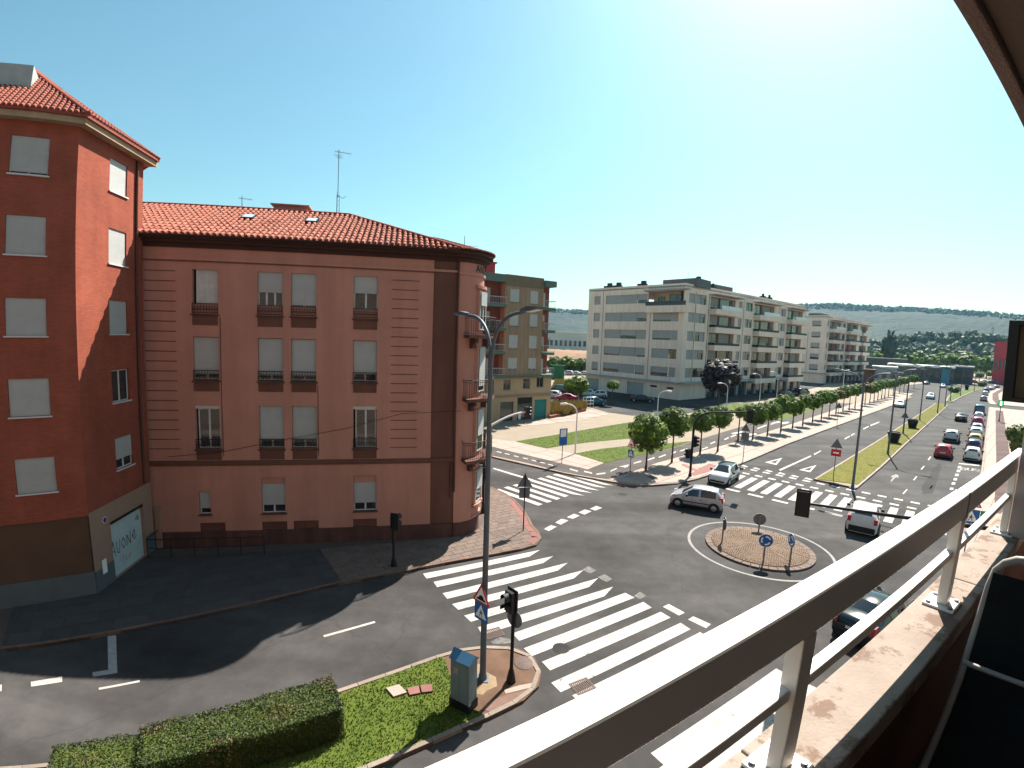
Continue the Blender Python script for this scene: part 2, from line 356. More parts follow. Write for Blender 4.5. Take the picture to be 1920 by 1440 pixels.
# slabs where the paving shows: from the house wall to the kerb
_house=[Vector((-17.6,21.4,0)),Vector((-4.2,24.45,0)),Vector((-2.9,24.7,0)),Vector((-1.6,25.9,0)),Vector((-1.3,27.8,0)),Vector((-1.6,33,0))]
def inset(path, d):
    out=[]
    for i,p in enumerate(path):
        t=(path[min(i+1,len(path)-1)]-path[max(i-1,0)]).normalized(); out.append(p+Vector((-t.y,t.x,0))*d)
    return out
_edge=inset(K1[4:-1], .17)
slabs(_edge[:]+_house[::-1][:4]+[Vector((-9.5,22.4,0))], NS, .6, .4, .02, .08, .118, m_slab, pav1, stagger=.5)
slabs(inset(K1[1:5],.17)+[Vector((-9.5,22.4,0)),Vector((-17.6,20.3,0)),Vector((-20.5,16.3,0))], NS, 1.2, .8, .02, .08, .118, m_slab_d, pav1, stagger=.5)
# rosy warning strip round the corner ramp
for i in range(8,14):
    a,b=_edge[i-4] if i-4<len(_edge) else None, _edge[i-3]
    if i in (8,): continue
    n1=(b-a).normalized(); q=Vector((-n1.y,n1.x,0))
    MB().prism([a+q*.02,b+q*.02,b+q*.4,a+q*.4],.1,.126).obj('warning_tile', m_slab_r, pav1)
# inspection covers in the corner pavement
for x,y,w_,d_ in ((942,977,.75,.55),(934,1000,.8,.6),(957,996,.8,.6),(966,1010,.8,.5),(971,989,.55,.4),(982,999,.5,.35)):
    p=G(x,y,.12); F=frame(p,NS+2,.12)
    o=MB().box(-w_/2,w_/2,-d_/2,d_/2,-.02,.008).obj('inspection_cover', m_iron, pav1, F)

# ---- near traffic island with the hedge
KI=P2([(640,1290),(740,1256),(835,1223),(869,1215),(927,1209),(972,1215),(1003,1232),(1015,1260),(1010,1285),(982,1311.7),(927,1339),(850,1372),(774,1406)],.12)
KI=[KI[0]-dirv(56.3)*22]+KI+[KI[-1]-dirv(56.8)*24]
isl=MB().prism([(p.x,p.y) for p in KI], -.04, .10).obj('traffic_island', mat('island_concrete',(.105,.058,.037),.9,.2,1.4,.3,40,col2=(.16,.095,.062))); struct(isl)
kerb(KI, -1, isl, .15, mt=m_kerb, ln=.9)
# pale mortar spill and bare ramp on the island nose
MB().prism([(p.x,p.y) for p in P2([(888,1244),(893,1262),(884,1268),(900,1276),(905,1283),(890,1298),(884,1300),(905,1303),(912,1296),(932,1287),(930,1270),(915,1262),(903,1258),(900,1246)],.1)],.09,.106).obj('mortar_spill', mat('pale_mortar',(.27,.195,.12),.9,.15,4),isl)
MB().prism([(p.x,p.y) for p in P2([(945,1294),(975,1285),(1003,1280),(1004,1288),(985,1292),(948,1301)],.1)],.09,.108).obj('concrete_strip', m_slab_w, isl)
MB().prism([(p.x,p.y) for p in P2([(950,1303),(985,1294),(1002,1291),(985,1306),(950,1322),(925,1335),(900,1330),(925,1312)],.1)],.09,.107).obj('rosy_paving', mat('rosy_paving',(.18,.11,.09),.9,.15,3),isl)
_c=G(983,1243,.11); MB().lathe([(0,.03),(.27,.03),(.3,.02),(.34,.02),(.36,0)],20).obj('manhole_cover', m_iron, isl, Matrix.Translation((_c.x,_c.y,.1)))
# lawn of the island
m_grassy=mat('dry_lawn_soil', (.088,.088,.010), .95, col2=(.125,.115,.016), scale=1.0, bump=.5, bscale=30)
def lawn(poly, z, parent, name='grass', blade=None, dens=0, h=.05, label=None):
    b=MB().prism([(p[0],p[1]) for p in poly], z-.1, z).obj('lawn', m_grass if blade is None else m_grassy); struct(b)
    if dens:
        xs=[p[0] for p in poly]; ys=[p[1] for p in poly]; n=int(abs(area(poly))*dens); k=MB(); c=0; tries=0
        vs=[];fs=[]
        while c<n and tries<n*6:
            tries+=1; x=random.uniform(min(xs),max(xs)); y=random.uniform(min(ys),max(ys))
            if not inside(x,y,poly): continue
            c+=1; a=random.uniform(0,6.283); ww=random.uniform(.012,.03); hh=h*random.uniform(.5,1.4); lx,ly=random.uniform(-.04,.04),random.uniform(-.04,.04)
            dx,dy=math.cos(a)*ww,math.sin(a)*ww; o=len(vs)
            vs+=[(x-dx,y-dy,z-.005),(x+dx,y+dy,z-.005),(x+lx,y+ly,z+hh)]; fs.append((o,o+1,o+2))
        k.add(vs,fs); o=k.obj(name, blade or m_blade); o['kind']='stuff'; o['label']=label or 'short mown grass'; o['category']='grass'
    return b
def inside(x,y,poly):
    c=False; j=len(poly)-1
    for i in range(len(poly)):
        if (poly[i][1]>y)!=(poly[j][1]>y) and x<(poly[j][0]-poly[i][0])*(y-poly[i][1])/(poly[j][1]-poly[i][1])+poly[i][0]: c=not c
        j=i
    return c
_lw=P2([(640,1299),(740,1262),(832,1230),(843,1262),(850,1300),(905,1340),(850,1364),(774,1398)],.12)
_lw=[_lw[0]-dirv(56.3)*9]+_lw+[_lw[-1]-dirv(56.8)*8]
lawn(_lw, .115, isl, dens=420, h=.05, label='short green grass on the hedge island')
for i,(q,mt) in enumerate([([(724,1290),(748,1283),(763,1298),(738,1306)],m_slab_w),([(763,1290),(785,1286),(788,1299),(768,1303)],m_slab_r),([(788,1285),(810,1283),(811,1296),(791,1298)],m_slab_r)]):
    MB().prism([(p.x,p.y) for p in P2(q,.16)],.05,.17).obj('stone_cover', mt, isl)

# ---- block beyond the side street: plaza, lawns, cycle track, tree pavement
K2px=[(924,856),(990,871),(1059,887),(1142,902),(1180,908),(1220,910),(1270,906),(1307,898),(1332,890),(1362,879),(1385,871),(1400,865.3),(1478.8,831.5),(1565,799.5),(1677.5,758.5)]
K2=P2(K2px,.12)
K2=[K2[0]-dirv(SS)*30]+K2+[K2[-1]+dirv(AV)*28, K2[-1]+dirv(AV-8)*55, K2[-1]+dirv(AV-22)*80]
plaza=MB().prism([(p.x,p.y) for p in K2]+[(95,330),(-60,330),(-60,90)], -.04, .10).obj('plaza', m_path); struct(plaza)
m_kerb_light=mat('kerb_pale',(.30,.24,.21),.85,.1,4,rand=.08)
kerb(K2[:-3], 1, plaza, .2, mt=m_kerb_light, ln=1.5)
kerb(K2[-4:], 1, plaza, .2, mt=m_kerb_d, ln=6, one=True)
TREEPAV=P2([(1142,899),(1180,905),(1220,907),(1270,903),(1307,895),(1332,887),(1362,877),(1385,869),(1400,863.5),(1478.8,829.5),(1565,798),(1677,757),(1712,738),(1690,736),(1600,757),(1540,777),(1460,803.5),(1380,829),(1320,845),(1270,858),(1233,868),(1178,887)],.12)
tp=MB().prism([(p.x,p.y) for p in TREEPAV],.05,.107).obj('tree_pavement', m_grout); struct(tp)
slabs(TREEPAV, AV, 4.0, 2.4, .05, .08, .122, m_slab_w, tp, jit=.002)
MB().prism([(p.x,p.y) for p in P2([(1301,893),(1333,884),(1343,873),(1331,869),(1313,878),(1296,888)],.12)],.09,.13).obj('warning_tile', m_slab_r, tp)
MB().prism([(p.x,p.y) for p in P2([(1277,872),(1282,870),(1316,884),(1311,887)],.12)],.09,.129).obj('warning_tile', m_slab_r, tp)
MB().prism([(p.x,p.y) for p in P2([(1213,893),(1222,891),(1233,896),(1223,899)],.12)],.09,.13).obj('inspection_cover', m_iron, tp)
BU=[(924,838),(990,853),(1048,868),(1102,880.5),(1132,868.5),(1207,852.5),(1260,841),(1298,828),(1370,806),(1440,786),(1500,772),(1560,756)]
BL=[(924,853),(990,867),(1059,885),(1100,893),(1140,897.5),(1178,886.5),(1233,867),(1270,857),(1320,844),(1380,828),(1460,802.5),(1540,776),(1600,756)]
_b=P2(BU,.12)+P2(BL,.12)[::-1]; _b=[_b[0]-dirv(SS)*25]+_b+[_b[-1]-dirv(SS)*25]
bike=MB().prism([(p.x,p.y) for p in _b],.05,.118).obj('cycle_track', m_asph_bike); struct(bike)
def mkb(pts): 
    MB().prism([(p.x,p.y) for p in P2(pts,.12)],.117,.124).obj('lane_dash', m_paint, bike)
for x,y in ((937,847),(952,850.5),(969,855),(986,859),(1002,863),(1018,867),(1033,871)): mkb([(x-5,y-1.6),(x+4,y+.6),(x+3,y+1.9),(x-6,y-.4)])
for a,b in (((1068,878),(1083,882)),((1095,882.5),(1110,886)),((1118,888),(1135,886))): mkb([(a[0],a[1]),(b[0],b[1]),(b[0],b[1]+2.4),(a[0],a[1]+2.2)])
for a,b in (((1144,883),(1156,878)),((1188,868),(1202,864.5)),((1214,862),(1227,858)),((1235,857),(1248,852.5)),((1275,845),(1289,841.5)),((1258,851),(1267,847)),((1332,831.5),(1341,828)),((1358,824),(1366,820.5)),((1316,842),(1327,838.5)),((1370,818.5),(1380,815.5)),((1420,803),(1437,797)),((1445,795),(1451,793))): mkb([(a[0],a[1]),(b[0],b[1]-.8),(b[0]+1,b[1]+1.2),(a[0]+1,a[1]+1.5)])
mkb([(1160,875),(1170,873),(1180,870.5),(1177,875),(1172,877),(1168,875.5)])
for q in ([(1371,812.5),(1391,808.5),(1395,810.5),(1375,814.5)],[(1386,815.5),(1417,812.5),(1421,815),(1391,818.5)],[(1449,792),(1461,790),(1464,792),(1452,794)],[(1464,792.5),(1478,790.5),(1480,793),(1467,795.5)]): mkb(q)
FOOT=P2([(924,822),(968,827.5),(1024,840.5),(1078,850.5),(1132,868),(1102,880),(1048,867),(924,837.5)],.12); FOOT=[FOOT[0]-dirv(SS)*25]+FOOT+[FOOT[-1]-dirv(SS)*25]
fp=MB().prism([(p.x,p.y) for p in FOOT],.05,.106).obj('footway', m_grout); struct(fp)
slabs(FOOT, SS, 3.0, 1.6, .04, .08, .12, m_slab_w, fp)
PL=P2([(948,801),(986,791),(1032,784),(1102,767),(1142,777),(1090,787),(1030,794)],.12)
ps=MB().prism([(p.x,p.y) for p in PL],.05,.106).obj('plaza_paving', m_slab_r); struct(ps)
slabs(PL, 62, 5.0, 3.2, .18, .08, .12, m_slab_w, ps)
LW=[([(968,827),(1024,840),(1052,835.5),(1110,828),(1181,822),(1257,815),(1298,808),(1330,798),(1338,790),(1300,784),(1240,787),(1179,792),(1100,805),(1040,815)],'long green lawn wedge behind the front trees'),
    ([(1078,850),(1105,859),(1132,868),(1207,852),(1260,840),(1298,827),(1260,831),(1189,835),(1130,841)],'narrow green lawn wedge beside the cycle track'),
    ([(1428,786),(1466,788),(1500,778),(1539,766),(1512,763),(1470,770)],'small lawn between avenue trees'),
    ([(1527,735),(1560,742),(1584,737),(1550,730)],'far lawn before the second white block'),
    ([(1325,768),(1372,757),(1410,755),(1404,766),(1372,773),(1340,774)],'lawn strip under the park lamps')]
for i,(q,lb) in enumerate(LW): lawn(P2(q,.12), .13, plaza, dens=(60 if i<2 else 0), h=.06, label='grass of the '+lb)
CP=P2([(1030,752),(1098,761),(1140,773),(1185,779),(1240,780),(1290,775),(1350,764),(1400,752),(1470,742),(1540,724),(1560,712),(1500,705),(1272,715),(1100,715),(1030,735)],.12)
m_asph_lot=asphalt('lot_asphalt',.036)
struct(MB().prism([(p.x,p.y) for p in CP],.05,.121).obj('car_park', m_asph_lot))

# ---- median of the avenue
ML=P2([(1525.6,898.1),(1602.5,851.3),(1670,810),(1722.5,776.3),(1753,756)],.12); MR=P2([(1606,915),(1653,875),(1700,830.6),(1758,778),(1778,759)],.12)
md=MB().prism([(p.x,p.y) for p in ML+MR[::-1]],-.04,.09).obj('median', m_path); struct(md)
kerb(ML,-1,md,.18,mt=m_kerb_light,ln=2); kerb(MR,1,md,.18,mt=m_kerb_light,ln=2); kerb([ML[0],MR[0]],1,md,.18,mt=m_kerb_d,ln=1)
mi=inset(ML,-.2)+inset(MR,.2)[::-1]
mi[-1]=mi[-1]+dirv(AV)*1.4-dirv(AV+90)*0; mi[0]=mi[0]+dirv(AV)*.25
lawn(mi, .125, md, blade=m_bladedry, dens=60, h=.06, label='yellowish grass on the avenue median')
md2=P2([(1772,752),(1784,754),(1800,745),(1826,733),(1846,728),(1826,725),(1795,731),(1778,742)],.12)
m2=MB().prism([(p.x,p.y) for p in md2],-.04,.12).obj('median_far', m_grass); struct(m2); kerb(md2+[md2[0]],1,m2,.25,mt=m_kerb_light,ln=4,one=True)

# ---- right-hand pavement along our side of the avenue
OUT=Vector((-math.cos(rad(57.8)),math.sin(rad(57.8)),0)); ALG=dirv(57.8)
KA=P2([(1834,905),(1840,878),(1846.7,820),(1853,772)],.12)
KR=[ALG*a_+OUT*b_ for a_,b_ in ((-25,4.0),(24,4.1),(29,4.8),(33,6.0),(37,6.7))]+[KA[0]-dirv(AV)*8, KA[0], KA[1], KA[2], KA[3], KA[3]+dirv(AV)*14]
pr=MB().prism([(p.x,p.y) for p in KR]+[(KR[-1]+dirv(AV+90)*14)[:2],(75,28),(45,2),(-20,-18)],-.04,.10).obj('pavement_right', m_grout); struct(pr)
kerb(KR,-1,pr,.2,mt=m_kerb_light,ln=1.5)
_kr=inset(KR,-.22)
slabs(_kr+[KR[-1]+dirv(AV+90)*9, Vector((60,32,0)), Vector((32,14,0)), Vector((17,9,0)), Vector((5,2,0)), Vector((-12,-9,0))], AV+4, 2.0, 1.2, .03, .07, .119, m_slab_w, pr)
_r0,_r1=inset(KA,-1.3),inset(KA,-2.7)
_r0=[_r0[0]-dirv(AV)*10]+_r0+[_r0[-1]+dirv(AV)*6]; _r1=[_r1[0]-dirv(AV)*10]+_r1+[_r1[-1]+dirv(AV)*6]
MB().prism([(p.x,p.y) for p in _r0+_r1[::-1]],.1,.13).obj('red_cycle_track', m_redlane, pr)
# pavement beyond the side road
KB=P2([(1855,757),(1848,748),(1850,737),(1868,728)],.12)
pr2=MB().prism([(p.x,p.y) for p in KB]+[(KB[-1]+dirv(AV+60)*60)[:2],(KB[0]+dirv(AV+80)*40)[:2]],-.04,.12).obj('pavement_far', m_slab_w); struct(pr2)
kerb(KB,-1,pr2,.3,ln=3,one=True)
_q=inset(KB,-1.6)+inset(KB,-3.2)[::-1]; MB().prism([(p.x,p.y) for p in _q],.1,.13).obj('red_cycle_track', m_redlane, pr2)
# pale far forecourt
struct(MB().prism([(p.x,p.y) for p in P2([(1700,722),(1760,716),(1800,722),(1900,716),(1900,706),(1800,700),(1640,703),(1600,708)],0)],-.03,.012).obj('forecourt', m_path))

# ---- small roundabout
RC=Vector((14.05,24.35,0)); RR=2.85
rb=MB().lathe([(0,.20),(1.2,.185),(2.2,.14),(RR-.28,.09),(RR-.27,0)],48).obj('roundabout_island', mat('cobble_bed',(.16,.105,.072),.95,.2,2,.3,30), None, Matrix.Translation(RC)); struct(rb)
k=40
for i in range(k):
    a0,a1=2*math.pi*i/k+.006,2*math.pi*(i+1)/k-.006; q=[(math.cos(a)*r,math.sin(a)*r) for r,a in ((RR-.3,a0),(RR,a0),(RR,a1),(RR-.3,a1))]
    MB().prism(q,-.01,.10+random.uniform(-.006,.006)).obj('kerb_stone', m_slab, rb)
cb=MB()
def cob_z(r): 
    pr_=[(0,.20),(1.2,.185),(2.2,.14),(RR-.28,.09)]
    for (a,za),(b,zb) in zip(pr_,pr_[1:]):
        if a<=r<=b: return za+(zb-za)*(r-a)/(b-a)
    return .09
def fan(cx,cy,r0,r1,a0,a1,seen):
    r=r0
    while r<r1:
        n=max(3,int((a1-a0)*r/.125))
        for i in range(n):
            a=a0+(a1-a0)*(i+.5)/n; x,y=cx+r*math.cos(a),cy+r*math.sin(a); d=math.hypot(x,y)
            if d>RR-.38 or seen(x,y): continue
            z=cob_z(d); s=.047*random.uniform(.85,1.1)
            Mx=Matrix.Translation((x,y,z))@Matrix.Rotation(a+random.uniform(-.1,.1),4,'Z')
            t=random.uniform(.012,.022)
            vs=[Mx@Vector(v) for v in ((-s,-s*1.1,-.03),(s,-s*1.1,-.03),(s,s*1.1,-.03),(-s,s*1.1,-.03),(-s*.8,-s*.9,t),(s*.8,-s*.9,t),(s*.8,s*.9,t),(-s*.8,s*.9,t))]
            cb.add(vs,[(4,5,6,7),(0,1,5,4),(1,2,6,5),(2,3,7,6),(3,0,4,7)])
        r+=.118
# concentric rings near the four posts, straight rings between
posts=[Vector((-1.75,.75)),Vector((1.6,-.95)),Vector((.95,1.6)),Vector((-.55,-1.55))]
fan(0,0,.06,RR,0,2*math.pi,lambda x,y: min((Vector((x,y))-p).length for p in posts[:2])<1.15)
for p in posts[:2]: fan(p.x,p.y,.08,1.12,0,2*math.pi,lambda x,y: False)
o=cb.obj('cobbles', mat('cobble',(.215,.15,.11),.85,.18,6,rand=0,col2=(.27,.195,.145)), rb); o['kind']='stuff'
# painted ring
n=96; ring=MB(); R0,R1=3.68,3.83
ring.add([(r*math.cos(2*math.pi*i/n)*1.0,r*math.sin(2*math.pi*i/n),.006) for r in (R0,R1) for i in range(n)],[(i,n+i,n+(i+1)%n,(i+1)%n) for i in range(n)])
ring.obj('painted_ring', mat('ring_paint',(.27,.255,.24),.7,col2=(.19,.18,.17),scale=3), road, Matrix.Translation(RC))

# ---- painted crossings
S0=[(-3.88,20.62,1.74,23.7,1),(-3.26,19.92,2.4,23.02,1),(-2.7,18.99,3.06,22.31,1),(-2.16,18.19,3.74,21.57,1),(-1.57,17.4,4.33,20.81,1),(-1.02,16.62,4.88,20.04,1),(.3,16.3,5.38,19.49,0),(.77,15.48,5.95,18.73,0),(1.34,14.75,6.5,17.99,0),(1.63,13.76,7.06,17.21,0),]
for al_,ou_ in ((8.9,9.98),(9.05,9.03),(9.2,8.08),(9.35,7.14),(9.5,6.2),(9.7,5.25)): q_=ALG*al_+OUT*ou_; e_=ALG*(al_+6.4)+OUT*ou_; S0.append((q_.x,q_.y,e_.x,e_.y,0))
for x0,y0,x1,y1,t in S0:
    a=math.degrees(math.atan2(x1-x0,y1-y0)); bar((x0,y0),a,math.hypot(x1-x0,y1-y0),.5,name='crossing_stripe',tip=.9*t,jit=.04)
mpx([(921,1204),(938,1195),(960,1200),(966,1205),(945,1208),(925,1208)],m_paint_old,'crossing_stripe')
u,v=dirv(46),dirv(136)
Z0=Vector((17.94,35.63,0))
for i in range(-2,20):
    p=Z0+v*(1.005*i); bar(p,46,4.05,.52,name='crossing_stripe')
for i in range(-4,19):
    p=Z0+v*(1.1*i)+u*4.75; bar(p,46,.42,.6,name='crossing_dash'); bar(p+u*1.0+v*.2,46,.12,.45,m_paint_old,name='crossing_dash'); bar(p+u*1.75+v*.1,46,.42,.6,name='crossing_dash')
    if i<6: bar(p+u*2.6+v*.05,46,.55,.62,name='crossing_dash',tip=.25)
for i in range(6): 
    p=Z0+v*(1.75*i-.3)-u*1.15; bar(p,46,.38,1.1,name='stop_dash')
for i in range(-1,8):
    p=Vector((3.92,38.3,0))-dirv(45)*.0+Vector((-.66,-.645,0))*i; bar(p,134.8,5.05 if i<4 else 4.3,.45,name='crossing_stripe',tip=.8 if i<4 else 0)
for q in [[(1020,992),(1033,985),(1044,988),(1029,996)],[(1041,980),(1053,973),(1066,976),(1052,984)],[(1063,970),(1076,963.5),(1087,967),(1074,973)],[(1085,961),(1097,955.5),(1109,959),(1096,965)],[(1106,954),(1118,949),(1129,952.5),(1116,957.5)]]: mpx(q)
for q in [[(1243,1138),(1254,1133),(1284,1149),(1273,1154.5)],[(1290,1162),(1300,1156),(1333,1170.5),(1324,1178)]]: mpx(q)
for q in [[(1092,1069),(1103,1062),(1118,1070),(1107,1076)],[(1120,1083),(1134,1077),(1148,1086),(1138,1092)],[(1189,1118),(1200,1110),(1212,1118),(1200,1124)]]: mpx(q,m_paint_old)
# near street lines
mpx([(606,1191.5),(702,1165),(704,1168),(608,1195)]); mpx([(185,1290),(262,1275.5),(262,1279),(185,1294)])
mpx([(202,1193),(218,1191),(220,1262),(174,1269),(173,1261),(203,1256)],mat('grey_paint',(.3,.3,.3),.8,.2,5))
mpx([(57,1279),(116,1269),(116,1279),(58,1288)]); mpx([(-30,1290),(3,1284),(3,1296),(-30,1302)])
mpx([(925,876.5),(960,887),(1000,899),(998,901),(958,889.5),(925,879)])
# avenue lines
for tri in ([(1434.5,867),(1467,858.5),(1456,872)],[(1498,881),(1531,872),(1519,885.5)]):
    a=[Vector(t) for t in tri]; c=sum(a,Vector((0,0)))/3
    for i in range(3):
        p,q=a[i],a[(i+1)%3]; mpx([p,q,c+(q-c)*.5,c+(p-c)*.5])
mpx([(1461,880.5),(1520,854),(1521,856),(1463,883)])
for a,b in (((1526,851),(1539,844.5)),((1583,822),(1593,817)),((1595,815.5),(1602,812)),((1618,803.5),(1628,798.5)),((1631,797),(1648,790.5))): mpx([a,b,(b[0]+.5,b[1]+1.5),(a[0]+1,a[1]+2)])
for a,b in (((1691,926),(1699,917)),((1711,900),(1717,893)),((1725,880),(1731,873.5)),((1738.5,862.5),(1743,856)),((1742,916),(1746.5,910))): mpx([a,b,(b[0]+2.4,b[1]+.3),(a[0]+3,a[1]+.4)])
for x,y in ((1783.5,916.5),(1787,906.5),(1790.5,898.5),(1793.5,890.5),(1796.5,883),(1798.5,876)): mpx([(x-3.5,y+2),(x-2.6,y-2.2),(x+4,y-2),(x+3.2,y+2.2)])
mpx([(1797,870),(1798,868),(1836,872),(1836,874)])
# turn arrow
mpx([(1669,902.5),(1671.5,898),(1674,894.5),(1671,895),(1670,893),(1679,889),(1684,891),(1684,897),(1681.5,894.5),(1677,896.5),(1674,900),(1671,903)],mat('faded_arrow',(.2,.19,.18),.8,.2,4))
# lettering BUS in the bus bay (strokes on the road)
_b0=G(1801,881); _bx=(G(1836,884)-_b0).normalized(); _by=dirv(AV); _bw=(G(1836,884)-_b0).length
def stroke(pts, wd=.16):
    for a,b in zip(pts,pts[1:]):
        A=_b0+_bx*a[0]+_by*a[1]; B=_b0+_bx*b[0]+_by*b[1]; d=(B-A).normalized(); r=Vector((d.y,-d.x,0))*wd/2; e=d*wd*.4
        mark([A-e+r,B+e+r,B+e-r,A-e-r],name='bus_lettering')
lw_=_bw*.26; lh=1.35
for j,st in enumerate(([[(0,0),(0,1),(.8,1),(1,.8),(.8,.52),(1,.25),(.8,0),(0,0)],[(0,.52),(.8,.52)]],[[(0,1),(0,.2),(.25,0),(.75,0),(1,.2),(1,1)]],[[(1,.85),(.8,1),(.2,1),(0,.78),(.2,.54),(.8,.46),(1,.22),(.8,0),(.2,0),(0,.15)]])):
    for s_ in st: stroke([(_bw*.36*j+p[0]*lw_,p[1]*lh) for p in s_])
# darker repairs and drains
mpx([(1727,915),(1733,903),(1742,892),(1748,880),(1760,868),(1765,873),(1760,890),(1756,903),(1748,924),(1730,926)],m_patch,'asphalt_patch')
for x,y,az_ in ((925,1188,NS),(1092,1287,NS)):
    p=G(x,y); o=MB(); 
    for i in range(9): o.box(-.3+i*.07,-.3+i*.07+.04,-.22,.22,0,.012)
    o.box(-.36,.36,-.28,-.23,0,.014); o.box(-.36,.36,.23,.28,0,.014); o.box(-.36,-.32,-.28,.28,0,.013); o.box(.32,.36,-.28,.28,0,.013)
    o.obj('drain_grate', m_iron, road, frame(p,az_+5,.004))
for x,y in ((1052,1216),(1168,927)):
    p=G(x,y); MB().lathe([(0,.009),(.3,.009),(.33,.002)],20).obj('manhole_cover', m_patch, road, Matrix.Translation((p.x,p.y,0)))
# ================================================================== BUILDINGS
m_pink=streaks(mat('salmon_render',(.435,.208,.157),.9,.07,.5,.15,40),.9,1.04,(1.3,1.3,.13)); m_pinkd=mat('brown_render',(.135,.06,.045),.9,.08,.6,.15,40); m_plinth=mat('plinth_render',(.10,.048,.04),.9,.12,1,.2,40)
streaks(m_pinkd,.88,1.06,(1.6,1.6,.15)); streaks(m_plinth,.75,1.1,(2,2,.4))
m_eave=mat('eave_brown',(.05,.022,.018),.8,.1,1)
m_tile=mat('roof_tile',(.29,.085,.055),.85,.2,5,.25,50,rand=.25,col2=(.38,.135,.09)); m_tile2=mat('roof_tile_red',(.22,.05,.035),.85,.2,4,.25,50,col2=(.29,.08,.055))
m_shut=striped('shutter_white',(.37,.375,.37),.05,'Z',.8,.55,.14,.4,rand=.04); m_shutg=striped('shutter_grey',(.30,.30,.30),.05,'Z',.8,.6,.14,.4,rand=.05)
m_frame=mat('window_frame',(.5,.5,.49),.5,.04,3); m_framed=mat('dark_frame',(.035,.035,.04),.5,.1,3)
m_ironrail=mat('wrought_iron',(.018,.014,.013),.55,.2,8)
m_room=mat('curtain',(.25,.24,.22),.9,.3,2)
def facade(ops, x0,x1,z0,z1, depth=.22, mi=0, mr=0, mb=None):
    m=mb or MB(); xs=sorted({x0,x1,*[o[0] for o in ops],*[o[1] for o in ops]}); zs=sorted({z0,z1,*[o[2] for o in ops],*[o[3] for o in ops]})
    xs=[x for x in xs if x0<=x<=x1]; zs=[z for z in zs if z0<=z<=z1]
    for a,b in zip(xs,xs[1:]):
        for c,d in zip(zs,zs[1:]):
            mx,mz=(a+b)/2,(c+d)/2
            if any(o[0]<mx<o[1] and o[2]<mz<o[3] for o in ops): continue
            m.quad((a,0,c),(b,0,c),(b,0,d),(a,0,d),mi)
    for o in ops:
        a,b,c,d=o[:4]; e=depth
        m.quad((a,0,c),(a,0,d),(a,e,d),(a,e,c),mr); m.quad((b,0,d),(b,0,c),(b,e,c),(b,e,d),mr); m.quad((a,0,d),(b,0,d),(b,e,d),(a,e,d),mr); m.quad((b,0,c),(a,0,c),(a,e,c),(b,e,c),mr)
    return m
_wc={}
def win(parent, x0,x1,z0,z1, y=.14, shut=0.0, leaves=2, fr=None, sm=None, M=None, sill=True, sillm=None, gl=None):
    w_,h_=round(x1-x0,2),round(z1-z0,2); fr=fr or m_frame; sm=sm or m_shut; gl=gl or m_glass
    key=(w_,h_,shut,leaves,fr.name,sm.name,gl.name)
    if key not in _wc:
        t=.055; f=MB(); f.box(0,w_,0,.06,0,t); f.box(0,w_,0,.06,h_-t,h_); f.box(0,t,.002,.058,t,h_-t); f.box(w_-t,w_,.002,.058,t,h_-t)
        for i in range(1,leaves): f.box(w_*i/leaves-.045,w_*i/leaves+.045,.003,.057,t,h_-t)
        panes=[]
        for i in range(leaves):
            a=t if i==0 else w_*i/leaves+.045; b=w_-t if i==leaves-1 else w_*(i+1)/leaves-.045
            panes.append(MB().box(a,b,.02,.03,t,h_-t).mesh('pane',gl))
        s=None
        if shut>0:
            s=MB().box(.012,w_-.012,-.05,-.03,h_*(1-shut),h_-.004); s.box(.02,w_-.02,-.056,-.026,h_*(1-shut)-.03,h_*(1-shut)); s=s.mesh('shutter',sm)
        _wc[key]=(f.mesh('window',fr),panes,s)
    f,panes,s=_wc[key]
    T=Matrix.Translation((x0,y,z0)); T=(M@T) if M is not None else T
    o=new('window',f,parent,T)
    if shut<.999:
        for p in panes: new('pane',p,o)
    if s: new('shutter',s,o)
    if sill: MB().box(-.06,w_+.06,-y-.07,-.001,-.06,-.002).obj('sill',sillm or m_plinth,o)
    return o
def rail_grille(w_, h_, nbar=9):
    m=MB(); m.box(0,w_,-.015,.015,h_-.04,h_); m.box(0,w_,-.012,.012,.03,.055); m.box(0,w_,-.012,.012,h_*.62,h_*.62+.02)
    for i in range(nbar+1):
        x=w_*i/nbar; m.box(x-.009,x+.009,-.009,.009,.03,h_-.01)
    for i in range(nbar): m.cyl((w_*(i+.5)/nbar,-.006,h_*.42),(w_*(i+.5)/nbar,.006,h_*.42),.04,n=8,sm=False)
    return m.mesh('window_railing',m_ironrail)

# ---------------- salmon corner house
PK=thing('corner_house','salmon pink four-storey house with tiled hip roof and rounded balcony corner','building',frame((-4.2,24.45),77.14,.1))
S=-.1   # local z of street data
cols=[(-11.6,-10.42),(-8.58,-7.40),(-7.0,-5.8),(-3.99,-2.81)]
ops=[]
T3=(11.82,13.95); T2=(8.58,10.72); T1=(5.16,7.35)
for (a,b) in cols:
    for (c,d) in (T3,T2,T1): ops.append((a,b,c+S,d+S))
gw=[(-11.6,-11.06,1.78,2.99),(-8.58,-7.41,1.76,3.67),(-4.0,-2.83,1.75,3.7)]
vents=[(-11.62,-10.4,.89,1.35),(-8.6,-7.37,.85,1.33),(-7.05,-5.8,.85,1.33),(-4.05,-2.82,.83,1.33)]
ops+=[(a,b,c+S,d+S) for a,b,c,d in gw]
wv=[(a,b,c+S,d+S) for a,b,c,d in vents]
XL=-13.95
facade(ops+wv, XL,0,.8,15.0,.24).obj('wall',m_pink,PK)
for o_ in wv: MB().box(o_[0],o_[1],.07,.12,o_[2],o_[3]).obj('blocked_vent',m_pinkd,PK)
MB().box(XL,.0,-.05,.2,-.15,.8).box(0,1.22,-.03,.2,-.15,.797).obj('plinth',m_plinth,PK)
